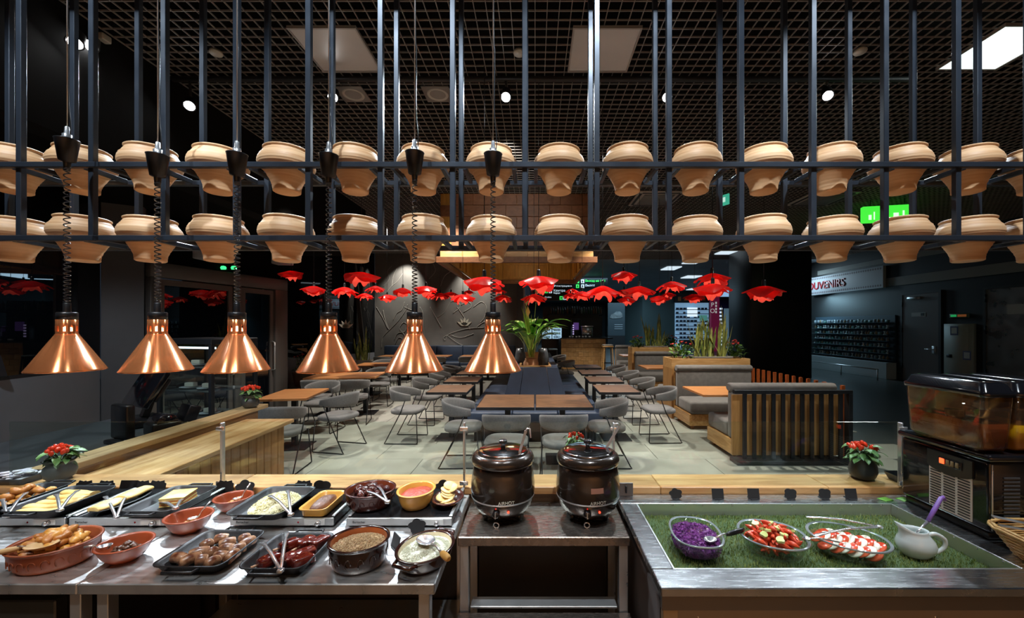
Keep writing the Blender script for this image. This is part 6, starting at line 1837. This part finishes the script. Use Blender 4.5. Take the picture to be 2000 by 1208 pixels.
# grass matting
gm_ = thing('grass_mat', 'green artificial grass mat lining the salad well', 'mat', (0, 0, 0))
MB().box(xi0+.008, xi1-.008, yi0+.008, yi1-.008, .8415, .849).build('backing', mat('grass_base', (.05, .085, .022), .8), gm_)
gb = MB()
for k in range(15000):
    x = rn.uniform(xi0+.01, xi1-.01); y = rn.uniform(yi0+.01, yi1-.01); a = rn.uniform(0, 6.28); w = .0014; h = rn.uniform(.007, .014)
    dx, dy = w*math.cos(a), w*math.sin(a); lx, ly = rn.uniform(-.005, .005), rn.uniform(-.005, .005)
    gb.add([(x-dx, y-dy, .849), (x+dx, y+dy, .849), (x+lx, y+ly, .849+h)], [(0, 1, 2)])
o = gb.build('pile', mat('grass_blade', '6c7f38', .55, 0, col2='a8ae68', vscale=9), gm_); o['kind'] = 'stuff'
# glass bowls
def glass_bowl(x, y, rx, ry, h, label, rz=0, e=.75):
    t = thing('glass_bowl', label, 'bowl', (x, y, .853), R(rz), 'glass salad bowls')
    def ring(s, z): 
        return [(rx*s*math.copysign(abs(math.cos(a))**e, math.cos(a)), ry*s*math.copysign(abs(math.sin(a))**e, math.sin(a)), z) for a in [2*PI*k/48 for k in range(48)]]
    MB().loft([ring(.66, 0), ring(.74, .004), ring(.84, h*.3), ring(.93, h*.7), ring(.98, h), ring(1.04, h+.001), ring(1.05, h+.004), ring(1.03, h+.006), ring(.955, h+.003), ring(.90, h*.7), ring(.81, h*.3), ring(.70, .007), ring(.4, .005)], True, True).build('body', bowl_glass, t)
    MB().loft([ring(1.04, h+.001), ring(1.055, h+.004), ring(1.035, h+.0075), ring(.965, h+.0045)], False, False).build('rim', mat('glass_rim', (.45, .5, .52), .08, .6), t)
    return t
glass_bowl(.605, 1.505, .088, .110, .068, 'glass bowl of purple cabbage', -8)
cb = thing('cabbage_salad', 'shredded purple cabbage filling the glass bowl', 'salad', (.605, 1.505, .861), R(-8))
cab_m = mat('cabbage', '5c2468', .35, 0, col2='9a4fa0', vscale=60, coat=.3)
def super_surface(rx, ry, e, h0, h):
    def f(a, r): return (rx*r*math.copysign(abs(math.cos(a))**e, math.cos(a)), ry*r*math.copysign(abs(math.sin(a))**e, math.sin(a)), h0+h*(1-r*r))
    return f
def fill(parent, rx, ry, e, m, z1, name='body'):
    def ring(s, z): return [(rx*s*math.copysign(abs(math.cos(a))**e, math.cos(a)), ry*s*math.copysign(abs(math.sin(a))**e, math.sin(a)), z) for a in [2*PI*k/36 for k in range(36)]]
    return MB().loft([ring(.72, .001), ring(.82, z1*.35), ring(.88, z1*.9), ring(.7, z1+.004), ring(.3, z1+.008)], True, True).build(name, m, parent)
fill(cb, .085, .106, .75, cab_m, .044)
grains('shreds', cb, 2600, super_surface(.075, .094, .75, .044, .008), .0034, cab_m, 2, 'shred')
grains('seeds', cb, 60, super_surface(.07, .09, .75, .048, .009), .0022, mat('seed', 'c9a866', .5), 4, 'nub')
for z_ in (.018, .03): grains('side_shreds', cb, 300, (lambda zz: (lambda a, r: (.085*(.80+zz*3)*math.copysign(abs(math.cos(a))**.75, math.cos(a)), .106*(.80+zz*3)*math.copysign(abs(math.sin(a))**.75, math.sin(a)), zz)))(z_), .003, cab_m, 7, 'shred')
spoon('black handled spoon in the cabbage bowl', (.632, 1.44, .918), (XP(1453, 1.50), 1.50, .935), black_plastic, .018, 'serving_spoon', .0042, .62)
# tomato salad
glass_bowl(.885, 1.49, .112, .104, .066, 'glass bowl of tomato and cucumber salad', -18, .85)
tom_m = mat('tomato', 'c8321c', .2, 0, col2='e0603a', vscale=25, coat=.5)
tom_me = []
for s in range(3):
    rings = []
    for i in range(8):
        u = i/7; w = math.sin(PI*(.03+.94*u))
        rings.append([(-.024+.048*u, .010*w*math.cos(a)*(1 if math.sin(a) > 0 else .6), .010+.010*w*math.sin(a)+.008*math.sin(PI*u)*(s-1)*.5) for a in [2*PI*k/10 for k in range(10)]])
    tom_me.append(MB().loft(rings, True, True).mesh('tomato_wedge', tom_m))
scatter('tomato_wedge', tom_me, pile(.885, 1.49, .866, .086, .078, .0145, (10, 18, 28, 32, 18, 6), 11, -18, (.55, .72, .9, 1.0, .72, .4)), 'red tomato wedge in the glass salad bowl', 'tomato', 'tomato wedges', 6, .6)
cuc = MB().prism([(.013*math.cos(a)*(.55 if k > 6 else 1), .013*math.sin(a)) for k, a in [(k, 2*PI*k/12) for k in range(12)]], 0, .008).mesh('cucumber_piece', mat('cucumber', 'b9c46a', .35, 0, col2='d8d99a', vscale=30, coat=.3))
scatter('cucumber_piece', [cuc], pile(.885, 1.485, .936, .080, .07, .010, (8, 3), 14, 20), 'pale green cucumber piece in the tomato salad', 'cucumber', 'cucumber pieces', 8, .5)
spoon('steel fork lying across the tomato and caprese bowls', (.965, 1.42, .932), (XP(1640, 1.41), 1.41, .935), None, .010, 'serving_fork', .003)
# caprese
glass_bowl(1.158, 1.48, .124, .098, .062, 'glass bowl of tomato and white cheese slices', -28, .95)
slice_t = MB().lathe([(.001, 0), (.026, 0), (.028, .003), (.026, .006), (.001, .006)], 20).mesh('tomato_slice', tom_m)
slice_w = MB().lathe([(.001, 0), (.026, 0), (.028, .0035), (.026, .007), (.001, .007)], 20).mesh('cheese_slice', mat('mozzarella', 'ece6d2', .4, 0, var=.06, vscale=30, coat=.3))
for row in range(3):
    for k in range(11):
        a = R(-28); u = -.09+k*.018; v = -.042+row*.042
        if (u/.098)**2+(v/.07)**2 > 1: continue
        o = link('tomato_slice' if (k+row) % 2 else 'cheese_slice', slice_t if (k+row) % 2 else slice_w, None, (1.158+u*math.cos(a)-v*math.sin(a), 1.48+u*math.sin(a)+v*math.cos(a), .886+.008*(row == 1)+.004*(k % 3)))
        o.rotation_euler = (R(8), R(-34), a)
        if (k+row) % 2: tag(o, 'tomato slice among the white cheese slices in the right glass bowl', 'tomato', 'tomato slices of the caprese')
        else: tag(o, 'white cheese slice among the tomato slices in the right glass bowl', 'cheese', 'cheese slices of the caprese')
tongs('long steel tongs lying on the caprese bowl', P3(1718, 1031, .925), P3(1574, 1010, .940), P3(1592, 1047, .932))
# white jug with purple ladle
jug = thing('sauce_jug', 'white porcelain sauce jug', 'jug', (1.400, 1.475, .853), R(-14))
n = 40; rings = []
def jr(r, z, spout=0, lift=0): return [((r*(1+.10*math.cos(a)))*math.cos(a)*1.0-spout*max(0, -math.cos(a))**4, r*.82*math.sin(a), z+lift*max(0, -math.cos(a))**3) for a in [2*PI*k/n for k in range(n)]]
for args in ((.036, 0), (.044, .004), (.058, .022), (.062, .04), (.056, .06), (.044, .076, .006), (.038, .088, .016, .010), (.040, .096, .026, .022), (.037, .096, .026, .022), (.034, .086, .012, .008), (.04, .07, .004), (.052, .05), (.05, .03), (.03, .01)):
    rings.append(jr(*args))
porc = mat('porcelain', (.62, .68, .67), .12, coat=.6)
MB().loft(rings, True, True).build('body', porc, jug)
MB().tube(smooth_path([(.040, 0, .078), (.065, 0, .086), (.092, 0, .070), (.092, 0, .042), (.070, 0, .020), (.056, 0, .018)]), [.007]*31, 10).build('handle', porc, jug)
MB().lathe([(.001, .07), (.034, .07)], 24).build('sauce', mat('sauce_pale', (.45, .52, .48), .3), jug)
pl_ = thing('purple_ladle', 'ladle with a purple handle standing in the white jug', 'ladle', (1.405, 1.475, .930))
e1 = Vector((XP(1815, 1.50)-1.405, .03, S(0, 1020, 1.5)[1]-.930)); e2 = Vector((XP(1840, 1.52)-1.405, .05, S(0, 975, 1.52)[1]-.930))
MB().tube([(0, 0, 0), e1], .005, 8).build('shaft', chrome, pl_)
MB().tube([e1, e1+(e2-e1)*.5, e2, e2+Vector((.008, 0, .004)), e2+Vector((.016, 0, -.008))], [.007, .0075, .0075, .007, .006], 10).build('grip', mat('purple_plastic', (.22, .11, .42), .35), pl_)
# plaques on the rear rim
for (px, kind, w) in ((1321, 'scallop', 'leftmost on the salad bar rim'), (1403, 'plain', 'second on the salad bar rim'), (1473, 'plain', 'third on the salad bar rim'), (1546, 'round', 'fourth on the salad bar rim'),
                      (1613, 'round', 'fifth on the salad bar rim'), (1664, 'plain', 'rightmost on the salad bar rim')):
    plaque(XP(px, 1.84), 1.842, ZC, kind, w, 0, .92)
hp = thing('control_plate', 'steel plate with a black lever between kettle and salad bar', 'switch', (XP(1224, 1.86), 1.882, ZC))
MB().rbox(-.034, .034, -.006, .0, 0, .062, .002, 1, smooth=False).build('plate', mat('plate_brown', (.16, .14, .13), .4, .7), hp)
MB().rbox(-.004, .004, -.016, -.0065, .016, .050, .003, 2).build('lever', black_plastic, hp)
for (px, d, w) in ((1722, 1.86, 'left of'), (1757, 1.86, 'right of')):
    o = MB().rbox(-.026, .026, -.018, .018, 0, .002, .0008, 1).build('green_card', mat('green_card', (.16, .42, .05), .5), None, (XP(px, d), d-.02, ZC+.0003), .3)
    tag(o, 'bright green card on the salad bar rim, %s the glass end post' % w, 'card', 'green cards')

# ================================================================== JUICE DISPENSER
jd = thing('juice_dispenser', 'black juice dispenser with amber tanks at the right end', 'juice dispenser', (0, 0, 0))
JX, JY0, JY1 = 1.682, 1.478, 1.835
MB().rbox(JX, 2.12, JY0, JY1, .93, 1.195, .012, 2).build('body', black_gloss, jd)
MB().rbox(JX-.012, 2.13, JY0-.012, JY1+.01, 1.196, 1.222, .01, 2).build('top_plate', black_gloss, jd)
MB().rbox(JX+.01, 2.11, JY0+.01, JY1-.01, .901, .929, .004, 1).build('plinth', black_plastic, jd)
# white louvred side panel with an arched black control head
gr = MB().box(JX-.004, JX-.0005, 1.535, 1.70, .945, 1.118).build('side_panel', mat('louvre_white', (.88, .82, .75), .5), jd)
lou = MB().box(-.0025, 0, -.022, .022, 0, .0035).mesh('louvre', slate)
for c in range(3):
    for k in range(14): link('louvre', lou, gr, (JX-.0042, 1.562+c*.055, .953+k*.0108))
n = 14; poly = []
for k in range(n+1):
    a = PI*k/n; poly.append((1.6175-.088*math.cos(a), 1.118-.022*math.sin(a)))
poly += [(1.7055, 1.178), (1.5295, 1.178)]
vs = [(JX-.008, y, z) for y, z in poly]+[(JX-.0005, y, z) for y, z in poly]; m_ = len(poly)
MB().add(vs, [tuple(range(m_)), tuple(reversed(range(m_, 2*m_)))]+[(k, m_+k, m_+(k+1) % m_, (k+1) % m_) for k in range(m_)]).build('control_head', black_plastic, jd)
cp = MB().rbox(JX-.013, JX-.0085, 1.565, 1.655, 1.130, 1.162, .003, 2).build('switch_panel', black_gloss, jd)
MB().rbox(JX-.016, JX-.0135, 1.628, 1.648, 1.136, 1.157, .002, 1).build('red_switch', glow('switch_red', (1, .08, .02), 3), cp)
for k in range(3): MB().rbox(JX-.0155, JX-.0135, 1.573+k*.018, 1.585+k*.018, 1.136, 1.157, .002, 1).build('switch', mat('switch_tan', (.28, .2, .1), .4), cp)
# vents on the front
for c in range(3):
    for k in range(14): MB().rbox(JX+.05+c*.1, JX+.11+c*.1, JY0-.004, JY0-.0005, .95+k*.014, .957+k*.014, .001, 1, smooth=False).build('vent', mat('vent_grey', (.06, .06, .065), .35), jd)
MB().rbox(JX+.006, JX+.012, JY0-.003, JY0-.0005, .94, 1.185, .001, 1).build('edge_trim', steel_plain, jd)
amber_glass = glassy('amber_glass', (.97, .84, .66), 1.45, .02, .03, (.55, .34, .18), .03)
juice_mats = [glassy('juice_amber', (.5, .16, .04), 1.33, .02, .0, (.13, .03, .006), .75), glassy('juice_yellow', (.9, .7, .08), 1.33, .02, 0, (.55, .40, .01), .75), glassy('juice_red', (.5, .1, .05), 1.33, .02, 0, (.2, .03, .01), .6)]
for i in range(3):
    a = 1.655+i*.122; b = a+.116; y0, y1 = 1.470, 1.790
    cxm, cym = (a+b)/2, (y0+y1)/2; w, d = b-a, y1-y0
    MB().loft([ring_rr(w-.03, d-.05, .02, 1.226, 4, cxm, cym), ring_rr(w-.012, d-.02, .02, 1.245, 4, cxm, cym), ring_rr(w, d, .018, 1.435, 4, cxm, cym), ring_rr(w-.006, d-.006, .016, 1.435, 4, cxm, cym), ring_rr(w-.018, d-.026, .018, 1.246, 4, cxm, cym), ring_rr(w-.036, d-.056, .018, 1.231, 4, cxm, cym)], True, True).build('tank', amber_glass, jd)
    zt = 1.335 if i == 0 else 1.33
    MB().loft([ring_rr(w-.038, d-.058, .018, 1.232, 4, cxm, cym), ring_rr(w-.020, d-.028, .018, 1.247, 4, cxm, cym), ring_rr(w-.014, d-.016, .016, zt, 4, cxm, cym)], True, True).build('juice', juice_mats[i], jd)
    MB().tube([(cxm, cym, 1.24), (cxm, cym, 1.36)], .03, 16).build('cooling_dome', mat('dome', (.20, .15, .10), .2, .6), jd)
    MB().loft([ring_rr(w+.012, d+.014, .022, 1.436, 4, cxm, cym), ring_rr(w+.014, d+.016, .022, 1.452, 4, cxm, cym), ring_rr(w-.002, d+.0, .022, 1.458, 4, cxm, cym), ring_rr(w-.016, d-.02, .022, 1.484, 4, cxm, cym), ring_rr(w-.05, d-.06, .02, 1.492, 4, cxm, cym)], True, True).build('lid', black_gloss, jd)
dt = thing('drip_tray', 'small black drip tray behind the juice dispenser', 'tray', (XP(1778, 1.93), 1.985, .931))
MB().loft([ring_rr(.07, .06, .008, 0), ring_rr(.10, .085, .01, .035), ring_rr(.095, .08, .01, .035), ring_rr(.065, .055, .008, .004)], True, True, False).build('tray', black_plastic, dt)

# ================================================================== BREAD BASKET
bk = thing('bread_basket', 'woven wicker bread basket at the right edge', 'basket', (1.80, 1.335, ZC))
wick = mat('wicker', 'b98a4a', .55, 0, col2='d9b478', vscale=60, bump=.3, bscale=200)
def bring(t, off=0): 
    w, d = .27+.10*t, .16+.075*t
    return [(p[0], p[1], p[2]) for p in ring_rr(w+off, d+off, .05+.02*t, .004+.082*t, 6)]
for k in range(13):
    t_ = k/13; pts = bring(t_)
    N_ = len(pts); wav = []
    for q in range(N_):
        p = Vector(pts[q]); c = Vector((p.x, p.y, 0)).normalized(); s = (1 if (q+k) % 2 else -1)*.0022
        wav.append(p+c*s)
    MB().tube(wav, .0031, 5, closed=True).build('weave', wick, bk)
for q in range(28):
    b0 = bring(0); b1 = bring(1.0)
    MB().tube([Vector(b0[q]), Vector(b1[q])], .0026, 5).build('stake', wick, bk)
for k, (off, dz) in enumerate(((.006, 0), (-.004, .006))):
    MB().tube([Vector(p)+Vector((0, 0, .002+dz+.002*((q % 2)*2-1))) for q, p in enumerate(bring(1.02, off))], .0055, 6, closed=True).build('rim', wick, bk)
MB().loft([ring_rr(.27, .16, .05, .002, 6), ring_rr(.27, .16, .05, .006, 6)], True, True, False).build('base', wick, bk)
bread = [lump(s+200, .036, .040, .010, mat('bread', 'a8763e', .7, 0, col2='c89a5c', vscale=15, bump=.4, bscale=50), 'bread_slice', 16, 7, .06, 0, .8) for s in range(2)]
for k in range(5):
    o = link('bread_slice', bread[k % 2], None, (1.70+.052*k, 1.335+.006*(k % 2), ZC+.030)); o.rotation_euler = (R(4), R(-52), .05*k)
    tag(o, 'brown bread slice in the wicker basket, %s from the left' % ORD[k+1], 'bread', 'bread slices')
bt = thing('bread_tongs', 'flat steel bread tongs lying across the wicker basket', 'tongs', (0, 0, 0))
a0 = Vector((1.632, 1.405, ZC+.098)); a1 = Vector((1.86, 1.285, ZC+.098))
MB().bar(a0, a1, .022, .0025).build('arm', steel_plain, bt); MB().bar(a0+Vector((0, .02, .022)), a1+Vector((0, .0, .006)), .022, .0025).build('arm', steel_plain, bt)
MB().rbox(-.010, .010, -.012, .012, -.006, .012, .003, 2, m=Matrix.Translation(a1+Vector((0, 0, .002)))).build('hinge', steel_plain, bt)
